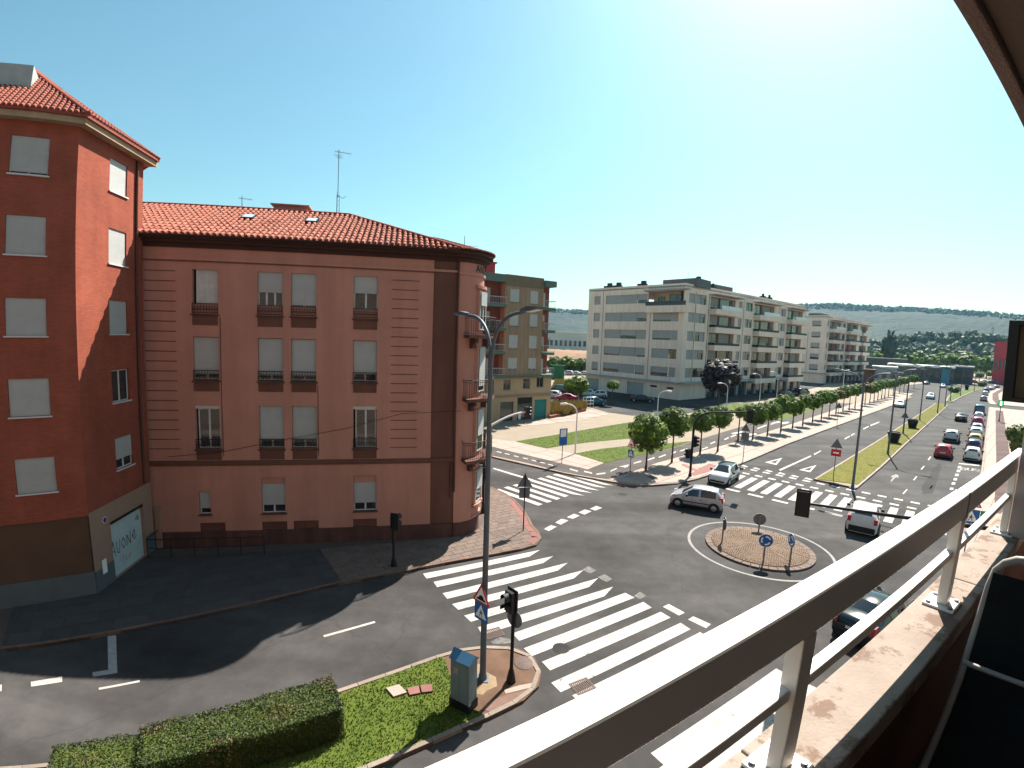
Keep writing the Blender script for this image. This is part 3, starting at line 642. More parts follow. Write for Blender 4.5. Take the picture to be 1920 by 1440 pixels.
MB().box(0,1.25,.06,.25,.797,15.0).obj('recessed_strip',m_pinkd,PK)
# rounded corner and side wall
Rc=1.62; cx,cy=1.25,Rc
def arc(r,p0,p1,n,z): return [(cx+r*math.sin(rad(p0+(p1-p0)*i/n)), cy-r*math.cos(rad(p0+(p1-p0)*i/n)), z) for i in range(n+1)]
def arcband(r, z0, z1, p0=0, p1=112, n=22, mb=None, mi=0):
    m=mb or MB(); a=arc(r,p0,p1,n,z0); b=arc(r,p0,p1,n,z1); return m.add(a+b,[(i,i+1,n+1+i+1,n+1+i) for i in range(n)],mi,True)
def arcring(r0,r1,z0,z1,p0,p1,n,m,mi=0):
    A=[arc(r,p0,p1,n,z) for r,z in ((r1,z0),(r1,z1),(r0,z1),(r0,z0))]
    for q in range(4):
        m.add(A[q]+A[(q+1)%4],[(i,i+1,n+1+i+1,n+1+i) for i in range(n)],mi,q==0)
    m.add([A[q][0] for q in range(4)],[(0,1,2,3)],mi); m.add([A[q][-1] for q in range(4)],[(3,2,1,0)],mi); return m
cw=arcband(Rc,.8,15.0); e=arc(Rc,112,112,1,0)[0]; ex,ey=e[0]-math.sin(rad(22))*11,e[1]+math.cos(rad(22))*11
cw.add([(e[0],e[1],-.1),(ex,ey,-.1),(ex,ey,15),(e[0],e[1],15)],[(0,1,2,3)]); cw.add([(ex,ey,-.1),(XL,11,-.1),(XL,11,15),(ex,ey,15)],[(0,1,2,3)]); cw.add([(XL,11,-.1),(XL,.02,-.1),(XL,.02,15),(XL,11,15)],[(0,1,2,3)])
cw.obj('rounded_wall',m_pink,PK)
arcband(Rc+.05,-.15,.8).add(arc(Rc+.05,0,112,22,.8)+arc(Rc,0,112,22,.8),[(i,i+1,23+i+1,23+i) for i in range(22)]).obj('rounded_plinth',m_plinth,PK)
# string courses
MB().box(XL,0,-.09,.02,4.39+S,4.58+S).box(XL,0,-.06,.02,4.33+S,4.388+S).box(0,1.24,-.04,.02,4.40+S,4.57+S).obj('string_course',m_pinkd,PK)
tb=MB(); tb.box(XL,0,-.07,.02,14.36+S,14.5+S); tb.box(0,1.24,-.03,.02,14.37+S,14.49+S); arcring(Rc-.02,Rc+.07,14.2,14.34,1,110,20,tb); tb.obj('upper_moulding',m_pink,PK)
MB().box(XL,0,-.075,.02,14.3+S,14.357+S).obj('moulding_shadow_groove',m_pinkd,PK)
# scored joints at both ends of the front
for i in range(19):
    z=5.19+.48*i+S
    for a,b in ((-2.1,-.73),(-13.8,-12.36)): MB().box(a,b,-.012,.01,z-.02,z+.02).obj('scored_joint',m_pinkd,PK)
gr=rail_grille(1.18,.5)
for j,(a,b) in enumerate(cols):
    # top floor
    if j==0: win(PK,a+.14,b-.0,12.3+S,13.95+S,shut=.0,sill=False,gl=mat('net_curtain',(.45,.46,.45),.3,.15,3))
    elif j==1: win(PK,a,b,12.3+S,13.95+S,shut=.58,leaves=3,sill=False)
    elif j==2: win(PK,a,b,12.3+S,13.95+S,shut=.93,sill=False)
    else: win(PK,a,b,12.3+S,13.95+S,shut=.5,leaves=2,sill=False)
    MB().box(a,b,.1,.14,11.82+S,12.3+S).obj('spandrel',m_pink,PK)
    # second and first floor
    win(PK,a,b,8.62+S,10.70+S,y=.16,shut=(.84,.86,.87,.80)[j],sill=False)
    if j in (0,3): win(PK,a+.1,b-.04,5.2+S,7.2+S,y=.16,shut=0,sill=False); MB().box(a,b,.05,.15,7.2+S,7.35+S).obj('shutter_box',m_frame,PK)
    else: win(PK,a,b,5.2+S,7.33+S,y=.16,shut=(0,.8,.79,0)[j],sill=False)
    for zz in (11.84,8.60,5.18): new('window_railing',gr,PK,Matrix.Translation((a,-.02,zz+S)))
    for zt,zb in ((11.82,11.28),(8.58,8.06),(5.16,4.62)):
        MB().box(a-.07,b+.07,-.1,-.002,zt-.07+S,zt-.004+S).obj('sill',m_plinth,PK); MB().box(a,b,-.02,.01,zb+S,zt-.072+S).obj('apron_panel',m_pinkd,PK)
win(PK,-11.6,-11.06,1.8+S,2.97+S,shut=.72,leaves=1); win(PK,-8.58,-7.41,1.78+S,3.3+S,shut=.7); win(PK,-4.0,-2.83,1.77+S,3.3+S,shut=.7)
for a,b in ((-8.58,-7.41),(-4.0,-2.83)): MB().box(a,b,.1,.2,3.3+S,3.68+S).obj('shutter_box',m_pink,PK)
MB().quad((XL+.05,.26,.9),(-.05,.26,.9),(-.05,.26,14.8),(XL+.05,.26,14.8)).obj('interior',m_dark,PK)
# drain pipes, cables
MB().tube([(1.27,-.05,15),(1.27,-.05,2.6)],.055,8).tube([(1.06,-.02,4.3),(1.06,-.02,2.2)],.035,6).obj('drain_pipe',m_plinth,PK)
for x,z0,z1 in ((-10.32,4.7,11.6),(-5.72,4.7,8.3)): MB().tube([(x,-.02,z0),(x,-.02,z1)],.012,5).obj('cable',m_dark,PK)
MB().tube([(-12.9,-.05,4.7),(-10.3,-.06,4.95),(-7.4,-.06,5.55),(-4.4,-.06,6.1),(-1.5,-.1,6.9),(1.6,-.4,7.1)],.011,5).obj('hanging_cable',m_dark,PK)
# windows and balconies on the round corner
def cornerwin(phi, z0, z1, w_, shut, lv=1, sm=None):
    p=arc(Rc,phi,phi,1,0)[0]; Mx=Matrix.Translation((p[0],p[1],0))@Matrix.Rotation(rad(phi),4,'Z')
    MB().box(-w_/2-.1,w_/2+.1,-.06,.1,z0-.04,z1+.06).obj('window_surround',m_pink,PK,Mx)
    return win(PK,-w_/2,w_/2,z0,z1,y=-.09,shut=shut,leaves=lv,M=Mx,sill=False,sm=sm)
cornerwin(62,11.35,13.4,.95,.35,2); cornerwin(62,8.0,10.4,.95,.86); cornerwin(62,4.7,7.0,.95,.6); cornerwin(62,1.75,3.6,.95,.55)
arcring(Rc-.02,Rc+.22,1.5,1.68,40,88,12,MB()).obj('corner_sill',m_pink,PK); arcring(Rc-.02,Rc+.16,13.55,13.72,38,92,12,MB()).obj('corner_hood',m_pink,PK); arcring(Rc-.02,Rc+.12,.95,1.05,40,88,12,MB()).obj('corner_sill',m_pink,PK)
for zz in (11.05,7.72,4.42):
    b=arcring(Rc-.05,Rc+.75,zz-.16,zz,14,108,18,MB()).obj('balcony',m_pinkd,PK)
    for ph in (30,85):
        br=MB(); p=arc(Rc,ph,ph,1,0)[0]; Mx=Matrix.Translation((p[0],p[1],0))@Matrix.Rotation(rad(ph),4,'Z'); br.box(-.1,.1,-.5,.05,zz-.42,zz-.165,0,Mx); br.box(-.1,.1,-.3,.05,zz-.7,zz-.422,0,Mx)
        br.obj('bracket',m_plinth,b)
    rl=MB(); rr=Rc+.7
    for r_,z_ in ((.022,zz+.98),(.014,zz+.86),(.014,zz+.1)): rl.tube([(p[0],p[1],z_) for p in arc(rr,14,108,20,0)],r_,6)
    for i in range(29):
        p=arc(rr,14+94*i/28,14+94*i/28,1,0)[0]; rl.tube([(p[0],p[1],zz),(p[0],p[1],zz+.98)],.011,5,caps=False)
    for ph in (14,108):
        p,q=arc(rr,ph,ph,1,0)[0],arc(Rc,ph,ph,1,0)[0]
        for z_ in (zz+.98,zz+.86,zz+.1): rl.tube([(p[0],p[1],z_),(q[0],q[1],z_)],.014,5)
        for t in (.25,.5,.75): rl.tube([(p[0]+(q[0]-p[0])*t,p[1]+(q[1]-p[1])*t,zz),(p[0]+(q[0]-p[0])*t,p[1]+(q[1]-p[1])*t,zz+.98)],.011,5)
    rl.obj('balcony_railing',m_ironrail,b)
# lettering ANG on the frieze of the round corner
def letters(txt, phi0, dphi, z, hgt, mt):
    G_={'A':[[(0,0),(.5,1),(1,0)],[(.2,.35),(.8,.35)]],'N':[[(0,0),(0,1),(1,0),(1,1)]],'G':[[(1,.8),(.7,1),(.2,.95),(0,.5),(.2,.05),(.7,0),(1,.2),(1,.48),(.6,.48)]]}
    for i,c in enumerate(txt):
        ph=phi0+dphi*i; p=arc(Rc+.012,ph,ph,1,0)[0]; Mx=Matrix.Translation((p[0],p[1],z))@Matrix.Rotation(rad(ph),4,'Z'); m=MB(); w_=hgt*.75
        for st in G_[c]:
            for a,b in zip(st,st[1:]):
                A=Vector((a[0]*w_-w_/2,0,a[1]*hgt)); B=Vector((b[0]*w_-w_/2,0,b[1]*hgt)); d=(B-A).normalized(); r=Vector((-d.z,0,d.x))*.032
                m.add([A-r-Vector((0,.01,0)),B-r-Vector((0,.01,0)),B+r-Vector((0,.01,0)),A+r-Vector((0,.01,0))],[(0,1,2,3)])
        m.obj('frieze_letter',mt,PK,Mx)
letters('ANG',42,13,14.42,.36,m_black)
# eaves and roof
EZ=15.38; OV=.5; RZ=18.0; RD=5.0; RX=-4.85; SL=(RZ-EZ)/(RD+OV)
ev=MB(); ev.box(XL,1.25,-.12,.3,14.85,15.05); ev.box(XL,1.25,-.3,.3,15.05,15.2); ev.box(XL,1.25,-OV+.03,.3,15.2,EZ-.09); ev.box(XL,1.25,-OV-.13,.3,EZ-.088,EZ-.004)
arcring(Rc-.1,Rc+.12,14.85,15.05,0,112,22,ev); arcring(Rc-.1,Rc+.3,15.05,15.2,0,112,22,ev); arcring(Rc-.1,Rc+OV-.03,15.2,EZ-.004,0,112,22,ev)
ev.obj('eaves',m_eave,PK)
rf=MB(); ar=arc(Rc+OV,0,112,14,EZ)
XR=XL-4.5
rf.add([(XR,-OV,EZ),(cx,-OV,EZ),(RX,RD,RZ),(XR,RD,RZ)],[(0,1,2,3)]); rf.add([(RX,RD,RZ)]+ar,[(0,i+1,i+2) for i in range(14)])
rf.add([(RX,RD,RZ),ar[-1],(ex+.5,ey+.3,EZ),(RX,11,EZ+.6)],[(0,1,2,3)]); rf.add([(XR,RD,RZ),(RX,RD,RZ),(RX,11.5,EZ),(XR,11.5,EZ)],[(0,1,2,3)])
roof=rf.obj('roof',mat('tile_bed',(.2,.07,.045),.9,.2,4),PK)
def barrel(r0=.095,r1=.078,ln=.6,n=5,t=.0):
    vs=[];
    for k,(r,y) in enumerate(((r0,0),(r1,ln))):
        for i in range(n+1):
            a=math.pi*i/n; vs.append((-r*math.cos(a),y,r*math.sin(a)+(.03 if k==0 else 0)))
    fs=[(i,i+1,n+1+i+1,n+1+i) for i in range(n)]+[tuple(range(n,-1,-1))]
    m=MB(); m.add(vs,fs,0,False); return m
tm=barrel().mesh('roof_tile',m_tile)
pit=math.atan(SL); PX=.285; LT=.5; tiles=[]
x=XR+.1
while x<cx-.05:
    ymax=RD if x<RX else RD+(x-RX)/(cx-RX)*(-OV-RD)
    d=0
    while d*math.cos(pit)-OV<ymax-.12:
        if x<XL and d*math.cos(pit)-OV<(XL-x)*.2: d+=LT; continue
        tiles.append((d,Matrix.Translation((x+random.uniform(-.012,.012),-OV-.06+d*math.cos(pit),EZ+.01+d*math.sin(pit)))@Matrix.Rotation(pit,4,'X')@Matrix.Rotation(random.uniform(-.03,.03),4,'Z'))); d+=LT
    x+=PX
apex=Vector((RX,RD,RZ))
for i in range(1,22):
    p=Vector(arc(Rc+OV+.05,112*i/22,112*i/22,1,EZ)[0]); dv=(apex-p); ln=dv.length; dv.normalize(); d=0
    side=dv.cross(Vector((0,0,1))).normalized(); up=side.cross(dv)
    Mr=Matrix((( side.x,dv.x,up.x),(side.y,dv.y,up.y),(side.z,dv.z,up.z))).to_4x4()
    while d<min(ln*.45,1.6+ (i%2)*1.2):
        tiles.append((d,Matrix.Translation(p+dv*d+Vector((0,0,.01)))@Mr@Matrix.Scale(max(.45,1-d/ln),4,Vector((1,0,0))))); d+=LT
tiles.sort(key=lambda t:t[0])
for d,Mx in tiles[:300]: new('roof_tile',tm,roof,Mx)
rest=MB(); bt=barrel()
for d,Mx in tiles[300:]: rest.add([Mx@Vector(v) for v in bt.v],bt.f,0,False)
o=rest.obj('roof_tiles',m_tile,roof); o['kind']='stuff'
MB().tube([(XR,RD,RZ+.03),(RX,RD,RZ+.03)],.13,8).tube([(RX,RD,RZ+.03),(cx,-OV-.02,EZ+.08)],.12,8).obj('ridge_tiles',m_tile2,roof)
for sx_ in (-9.9,-6.6):
    yy=2.9; zz=EZ+SL*(yy+OV)+.1; Mx=Matrix.Translation((sx_,yy,zz))@Matrix.Rotation(pit,4,'X')
    s_=MB().box(-.32,.32,-.4,.4,-.05,.07).obj('skylight',m_dark,roof,Mx); MB().box(-.26,.26,-.34,.34,.071,.08).obj('pane',mat('skylight_glass',(.5,.55,.6),.1,.05,2,spec=1),s_)
MB().box(-9.25,-7.35,5.3,6.6,RZ-.6,RZ+.42).box(-9.4,-7.2,5.15,6.75,RZ+.421,RZ+.5).obj('roof_box',m_pink,PK)
# aerials
def yagi(m, x,y,z, L_, az=0, n=7, w_=.5):
    c,s=math.cos(az),math.sin(az); m.tube([(x-L_/2*c,y-L_/2*s,z),(x+L_/2*c,y+L_/2*s,z)],.014,5)
    for i in range(n):
        t=-L_/2+L_*i/(n-1); k=w_*(.6+.4*(1-i/n)); m.tube([(x+t*c+k/2*s,y+t*s-k/2*c,z),(x+t*c-k/2*s,y+t*s+k/2*c,z)],.008,4)
a=MB(); 
for k in range(3): a.tube([(.1*math.cos(k*2.1),.1*math.sin(k*2.1),0),(.08*math.cos(k*2.1),.08*math.sin(k*2.1),1.35)],.016,5)
for i in range(5): a.tube([(.1,0,.15+i*.27),(-.05,.09,.28+i*.27),(-.05,-.09,.4+i*.27),(.1,0,.42+i*.27)],.008,4)
a.tube([(0,0,1.2),(0,0,4.0)],.022,6); yagi(a,.25,0,3.85,.9,.2); yagi(a,0,0,3.6,.5,1.4,4); a.tube([(0,0,1.3),(.3,0,1.15),(.45,0,1.3)],.014,5)
tag(a.obj('roof_aerial',m_steel,None,frame((-4.2,24.45),77.14,RZ)@Matrix.Translation((-5.55,RD,-.05))),'tall lattice-based television aerial on the salmon house roof','aerial',group='roof aerials')
a=MB().tube([(0,0,0),(0,0,1.0)],.02,6); yagi(a,.2,0,.85,.7,.3,6); a.tube([(0,0,.6),(.2,.1,.4)],.01,4)
tag(a.obj('roof_aerial',m_steel,None,frame((-4.2,24.45),77.14,RZ)@Matrix.Translation((-11.0,RD+.2,-.1))),'short television aerial at the left of the salmon house ridge','aerial',group='roof aerials')
a=MB().tube([(0,0,0),(0,0,1.3)],.02,6); yagi(a,0,0,.75,1.6,.1,2,.3)
tag(a.obj('roof_aerial',m_steel,None,frame((-4.2,24.45),77.14,EZ)@Matrix.Translation((1.9,3.2,.3))),'thin cross-shaped aerial above the rounded house corner','aerial',group='roof aerials')
# sunken yard railing before the house
rl=MB(); 
for z_ in (.95,.5): rl.tube([(-13.6,-1.25,z_),(-8.2,-1.25,z_)],.02,6)
for i in range(6): rl.tube([(-13.6+1.08*i,-1.25,0),(-13.6+1.08*i,-1.25,.95)],.02,6)
rl.tube([(-13.6,-1.25,.95),(-13.6,-.1,.95)],.02,6)
tag(rl.obj('handrail',m_dark,None,frame((-4.2,24.45),77.14,.1)),'thin black handrail along the shaded foot of the salmon house','railing')

# ---------------- red brick house at the left
m_brick=brickmat('red_brick',(.315,.079,.049),(.265,.064,.04),(.19,.078,.053)); streaks(m_brick,.9,1.06,(1.5,1.5,.2)); m_brown=mat('brown_panel',(.10,.055,.036),.9,.1,1,.2,40); m_tileb=mat('roof_tile_deep',(.20,.055,.038),.85,.2,5,.25,50,col2=(.27,.09,.062)); m_beige=mat('beige_render',(.3,.19,.14),.9,.07,1,.15,40); m_bluegrey=mat('grey_plinth',(.095,.11,.12),.9,.1,1,.2,40); m_fascia=mat('timber_fascia',(.33,.24,.16),.8,.15,2)
BH=thing('brick_house','tall red brick apartment house with tiled roof and angled garage end','building',frame((-16.88,16.84),52,.645)@Matrix.Scale(.95,4))
r1=[(18.52,17.0),(15.38,13.85),(12.16,10.68),(8.99,7.48),(5.78,4.33)]
ops=[(-2.46,-1.03,c-.1,d-.1) for d,c in r1]+[(-6.2,-4.8,c-.1,d-.1) for d,c in r1]
facade(ops,-14,0,3.0,19.3,.2).obj('brick_wall',m_brick,BH)
for i,(d,c) in enumerate(r1): 
    for j,(a,b) in enumerate(((-2.46,-1.03),(-6.2,-4.8))):
        win(BH,a,b,c-.1,d-.1,y=.1,shut=(.92,1.0,1.0,.97,1.0)[i],sill=True,sillm=m_frame)
MB().quad((-13.9,.25,3.1),(-.3,.25,3.1),(-.3,.25,19),(-13.9,.25,19)).obj('interior',m_dark,BH); MB().quad((.3,.25,3.4),(4.5,.25,3.4),(4.5,.25,19),(.3,.25,19)).obj('interior',m_dark,BH,Matrix.Rotation(rad(61),4,'Z'))
MB().box(-14,-.06,.06,.3,.45,3.0).obj('ground_floor_wall',m_brown,BH); MB().box(-14,-.02,0,.3,-.75,.45).obj('plinth',m_bluegrey,BH)
ch=Matrix.Rotation(rad(61),4,'Z')      # the angled end face turns by 61 degrees
EL=4.66
r2=[(18.6,17.15),(15.5,13.93),(12.29,10.78),(9.13,7.65),(5.98,4.51)]
ops=[(2.1,3.38,c-.1,d-.1) for d,c in r2]
facade(ops,0,EL,3.1,19.3,.2).obj('brick_end_wall',m_brick,BH,ch)
for i,(d,c) in enumerate(r2): win(BH,2.1,3.38,c-.1,d-.1,y=.1,shut=(1.0,1.0,1.0,0,.66)[i],leaves=2,M=ch,sillm=m_frame)
facade([(1.32,3.88,-.55,2.2)],0,EL,-.75,3.1,.25).obj('garage_wall',m_beige,BH,ch)
MB().box(0,1.3,-.03,0,-.75,.4).obj('garage_plinth',m_bluegrey,BH,ch); MB().box(3.9,EL,-.03,0,-.75,.4).obj('garage_plinth',m_bluegrey,BH,ch)
gd=MB().box(1.32,3.88,.16,.2,-.55,2.2).obj('garage_door',striped('garage_metal',(.42,.52,.53),.3,'Z',.85,.5,.05,.3),BH,ch)
MB().box(1.32,3.88,.02,.16,2.05,2.2).obj('shutter_box',m_dark,BH,ch)
# spray-painted scrawl on the garage door
def scrawl(strokes, mt, wd=.035):
    for st in strokes:
        m=MB()
        for a,b in zip(st,st[1:]):
            A=Vector((1.32+(a[0]-1)*1.37,.153,a[1]*1.0-.35)); B=Vector((1.32+(b[0]-1)*1.37,.153,b[1]*1.0-.35)); d=(B-A).normalized(); r=Vector((-d.z,0,d.x))*wd/2; m.add([A-r,B-r,B+r,A+r],[(0,1,2,3)])
        m.obj('graffiti_stroke',mt,gd)
scrawl([[(1.08,.75),(1.2,1.5),(1.3,.72)],[(1.12,1.0),(1.28,1.02)],[(1.38,1.4),(1.4,.85),(1.52,.8),(1.58,1.42)],[(1.66,1.1),(1.75,1.4),(1.88,1.1),(1.76,.85),(1.66,1.1)],[(1.95,.85),(1.97,1.42),(2.14,.88),(2.18,1.5)],[(2.28,1.15),(2.45,1.2),(2.4,1.45),(2.27,1.2),(2.4,.95),(2.52,1.08)],[(2.5,1.9),(2.7,2.05),(2.62,1.8),(2.78,1.9)],[(1.05,1.5),(1.12,1.85)]],m_black,.04)
scrawl([[(1.5,.45),(1.7,.6),(1.62,.3),(1.85,.5),(1.8,.2),(2.1,.48),(2.0,.15)],[(1.6,.15),(2.15,.3)]],mat('pink_spray',(.42,.2,.27),.7,.1,4),.03)
# round no-parking plate by the garage
pl=MB().cyl((.97,-.012,2.45),(.97,-.004,2.45),.15,n=20,sm=False).obj('no_parking_plate',m_white,BH,ch); MB().cyl((.97,-.016,2.45),(.97,-.013,2.45),.125,n=20,sm=False).obj('plate_face',mat('violet_print',(.1,.03,.16),.5,.1,4),pl); 
MB().box(.45,.75,-.05,-.032,.1,.75).obj('meter_box',m_white,BH,ch)
MB().tube([(4.07,-.07,19.0),(4.07,-.07,3.2)],.06,8).obj('drain_pipe',m_plinth,BH,ch)
MB().add([(-14,12,-.7),(-14,0.01,-.7),(-14,.01,19.3),(-14,12,19.3)],[(0,1,2,3)]).obj('back_wall',m_brick,BH)
# eaves + roof, hip at the turn
OVR=.55; EZ2=19.35; t1=1.0
c1=ch@Vector((0,0,0)); nx=ch@Vector((EL,0,0)); n2=ch@Vector((0,-1,0))
def isect(off):   # corner of the two eave lines at overhang off
    k=math.tan(rad(61/2)); return Vector((off*k,-off,0))
def end(off,s): return ch@Vector((s,-off,0))
ez=MB(); 
def band(o0,o1,z0,z1):
    A,B,C=Vector((-14,-o1,0)),isect(o1),end(o1,EL+.45); D,E_,F_=end(o0,EL+.4),isect(o0),Vector((-14,-o0,0))
    poly=[A,B,C,D,E_,F_]; ez.prism([(p.x,p.y) for p in poly],z0,z1,bottom=True)
band(-.2,OVR-.12,19.05,19.3); ez.obj('timber_eaves',m_fascia,BH); ez=MB(); band(-.1,OVR,19.301,19.42); ez.obj('gutter',m_tile2,BH)
def roofpt(off_in,along,which,sl=.70):
    z=EZ2+.05+sl*(off_in+OVR)
    return (Vector((along,off_in,z)) if which==0 else (ch@Vector((along,off_in,0)))+Vector((0,0,z)))
top=4.7
k=math.tan(rad(61/2))
hip0=Vector((isect(OVR).x,-OVR,EZ2+.05)); hip1=Vector((-top*k,top,EZ2+.05+.68*(top+OVR)))
fe=(ch@Vector((EL+.45,-OVR,0)))+Vector((0,0,EZ2+.05))
b2=(ch@Vector((2.0,2.6,0)))+Vector((0,0,EZ2+.05+.68*(2.6+OVR)))
b3=(ch@Vector((3.9,.0,0)))+Vector((0,0,EZ2+.05+.68*OVR))
b4=(ch@Vector((.7,top,0)))+Vector((0,0,EZ2+.05+.68*(top+OVR)))
r_=MB(); r_.add([(-14,-OVR,EZ2+.05),hip0,hip1,(-14,top,hip1.z)],[(0,1,2,3)]); r_.add([hip0,fe,b2,hip1],[(0,1,2,3)]); r_.add([hip1,b2,fe,(fe.x-3,fe.y+9,EZ2),(-14,11,EZ2),(-14,top,hip1.z)],[(0,1,2,3,4,5)])
roof2=r_.obj('roof',m_tile2,BH)
pit2=math.atan(.68); bt2=barrel(.085,.07,.46,4); rt=MB()
x=-3.9
while x<.55:
    ymax=top if x<-top*k else -(x/k) 
    d=0
    while d*math.cos(pit2)-OVR<ymax-.1:
        Mx=Matrix.Translation((x,-OVR+d*math.cos(pit2),EZ2+.06+d*math.sin(pit2)))@Matrix.Rotation(pit2,4,'X'); rt.add([Mx@Vector(v) for v in bt2.v],bt2.f); d+=.37
    x+=.225
x=.05
while x<EL+.4:
    d=0; ymax=min(x/k if x<top*k else top, (EL+.45-x)*.98-.5)
    while d*math.cos(pit2)-OVR<ymax-.1:
        Mx=ch@Matrix.Translation((x,-OVR+d*math.cos(pit2),EZ2+.06+d*math.sin(pit2)))@Matrix.Rotation(pit2,4,'X'); rt.add([Mx@Vector(v) for v in bt2.v],bt2.f); d+=.37
    x+=.225
o=rt.obj('roof_tiles',m_tileb,roof2); o['kind']='stuff'
MB().tube([hip0+Vector((0,0,.05)),hip1+Vector((0,0,.05)),b2+Vector((0,0,.05))],.12,8).tube([b2+Vector((0,0,.05)),fe+Vector((0,0,.05))],.1,8).tube([hip1+Vector((0,0,.05)),Vector((-14,top,hip1.z+.05))],.12,8).obj('ridge_tiles',m_tile2,roof2)
MB().box(-9,-2.35,1.9,4.2,20.2,22.15).obj('dormer',mat('dormer_metal',(.3,.33,.32),.5,.1,2),roof2)
# low garden wall between the two houses
tag(MB().box(4.68,6.0,-.3,-.05,-.1,2.1).box(4.67,6.02,-.34,-.02,2.101,2.18).obj('garden_wall',m_beige,None,frame((-16.88,16.84),-9,.1)@Matrix.Translation((-.22,0,0))),'low beige wall linking the garage and the salmon house','wall')
# ---------------- white apartment blocks
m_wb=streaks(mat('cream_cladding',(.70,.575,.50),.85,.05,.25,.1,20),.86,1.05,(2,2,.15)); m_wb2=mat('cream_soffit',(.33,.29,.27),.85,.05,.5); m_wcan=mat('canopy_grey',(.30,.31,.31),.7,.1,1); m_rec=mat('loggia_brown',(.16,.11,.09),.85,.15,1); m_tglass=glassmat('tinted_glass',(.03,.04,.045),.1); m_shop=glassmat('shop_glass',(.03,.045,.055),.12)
m_frost=mat('frosted_rail',(.55,.62,.62),.25,.05,2)
ROWT=[21.5,17.68,13.92,10.16,6.45]
def white_block(name, label, p, az1, az2, w1, cols1, corner_loggia, segs2, w2, seed):
    random.seed(seed)
    B=thing(name,label,'building',frame(p,az2,.1),group='white apartment blocks')
    T1=Matrix.Rotation(rad(az2-az1),4,'Z')           # left face relative to the right face
    # left face
    ops=[]
    for (a,b,lv,first) in cols1:
        for i,t in enumerate(ROWT):
            if i==0 and not first: continue
            ops.append((a,b,t-1.95,t))
    gops=[(-23.7,-20.3,-.05,2.55),(-12.5,-8.3,-.05,2.75),(-6.8,-5.1,2.1,2.5),(-2.9,-1.3,2.05,2.45)] if w1>20 else []
    lop=[(-8.3,-.25,18.95,21.8)] if corner_loggia else []
    facade(ops+lop,-w1,0,3.45,23.3,.3).obj('wall',m_wb,B,T1)
    for (a,b,lv,first) in cols1:
        for i,t in enumerate(ROWT):
            if i==0 and not first: continue
            xs=[a]+[a+(b-a)*f for f in lv]+[b]
            for q,(u0,u1) in enumerate(zip(xs,xs[1:])):
                r=random.random(); sh=1.0 if r<.62 else (.8 if r<.82 else .62)
                if len(lv)==1 and q==1 and i==3: sh=0
                win(B,u0+.04,u1-.04,t-1.95,t,y=.2,shut=sh,leaves=2 if u1-u0>1.5 else 1,fr=m_framed,sm=m_shutg,M=T1,sill=False)
    facade(gops,-w1,0,-.15,3.45,.3).obj('ground_wall',m_wb,B,T1)
    for k,o_ in enumerate(gops): 
        MB().box(o_[0],o_[1],.25,.3,o_[2],o_[3]).obj('garage_door' if k<2 else 'vent',striped('roller_grey',(.3,.32,.32),.2,'Z',.8,.6,.1,.3) if k<2 else m_dark,B,T1)
    MB().box(-w1-.1,.0,-.7,.05,3.3,3.6).obj('canopy',m_wcan,B,T1)
    for s_ in ((-20.0,-7.6) if w1>20 else (-5.6,)): MB().box(s_-.05,s_+.05,-.05,.01,3.6,22.6 if s_<-10 else 17.4).obj('drain_pipe',m_steel,B,T1)
    # right face
    wins=[];balc=[];pipes=[]
    for sg in segs2:
        if sg[0]=='w': wins.append(sg[1:])
        elif sg[0]=='b': balc.append(sg[1:])
        else: pipes.append(sg[1])
    ops=[]
    for a,b in wins:
        for t in ROWT: ops.append((a,b,t-1.95,t))
    for a,b in balc:
        for t in ROWT: ops.append((a,b-1.2,t-2.75,t))
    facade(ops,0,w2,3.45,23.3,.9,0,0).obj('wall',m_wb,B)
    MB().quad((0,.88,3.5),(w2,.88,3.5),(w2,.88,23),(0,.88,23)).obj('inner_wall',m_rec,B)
    for a,b in wins:
        for t in ROWT:
            n=max(1,round((b-a)/1.6)); 
            for i in range(n):
                u0=a+(b-a)*i/n; u1=a+(b-a)*(i+1)/n; sh=random.choice((0,.3,1.0)) if n>1 else 1.0
                win(B,u0+.06,u1-.06,t-1.95,t,y=.25,shut=sh,leaves=1,fr=m_framed,sm=m_shutg,sill=False)
    for a,b in balc:
        for k,t in enumerate(ROWT):
            z0,z1=t-3.75,t-2.6; pj=1.5
            bo=MB(); bo.box(a,b-1.0,-pj,-.002,z0,z0+.2); bo.box(a,b-1.0,-pj,-pj+.15,z0+.2,z1); bo.box(a,a+.15,-pj+.15,-.002,z0+.2,z1); bo.box(b-1.15,b-1.0,-pj+.15,-.002,z0+.2,z1)
            bb=bo.obj('balcony',m_wb,B)
            if k==0: MB().box(a+2.2 if k==0 else a,b-1.0,-pj+.04,-pj+.08,z1,z1+.85).obj('balcony_glass',m_frost,bb)
            else: MB().box(a+.02,b-1.02,-pj+.05,-pj+.09,z1,z1+.5).box(a+.05,a+.09,-pj+.1,-.01,z1,z1+.5).obj('balcony_rail',m_dark,bb)
            win(B,a+1.0,a+4.2,t-2.72,t-.1,y=.75,shut=0 if random.random()<.7 else .6,leaves=2,fr=m_framed,sm=m_shutg,sill=False,gl=m_tglass)
            win(B,a+5.2,b-2.0,t-2.72,t-.1,y=.75,shut=random.choice((0,0,1.0,.5)),leaves=2,fr=m_frame,sm=m_shutg,sill=False,gl=m_tglass)
        MB().box(a-.3,b-.2,-1.7,-.002,21.75,21.95).obj('top_canopy',m_wb2,B)
    for s_ in pipes: MB().box(s_-.07,s_+.07,-.06,.01,3.6,21.9).obj('drain_pipe',m_steel,B)
    # shopfronts: piers and dark glass
    sh=MB()
    x=.0
    MB().box(0,9.5 if w1>20 else 3,-.01,.3,-.15,3.45).obj('ground_wall',m_wb,B)
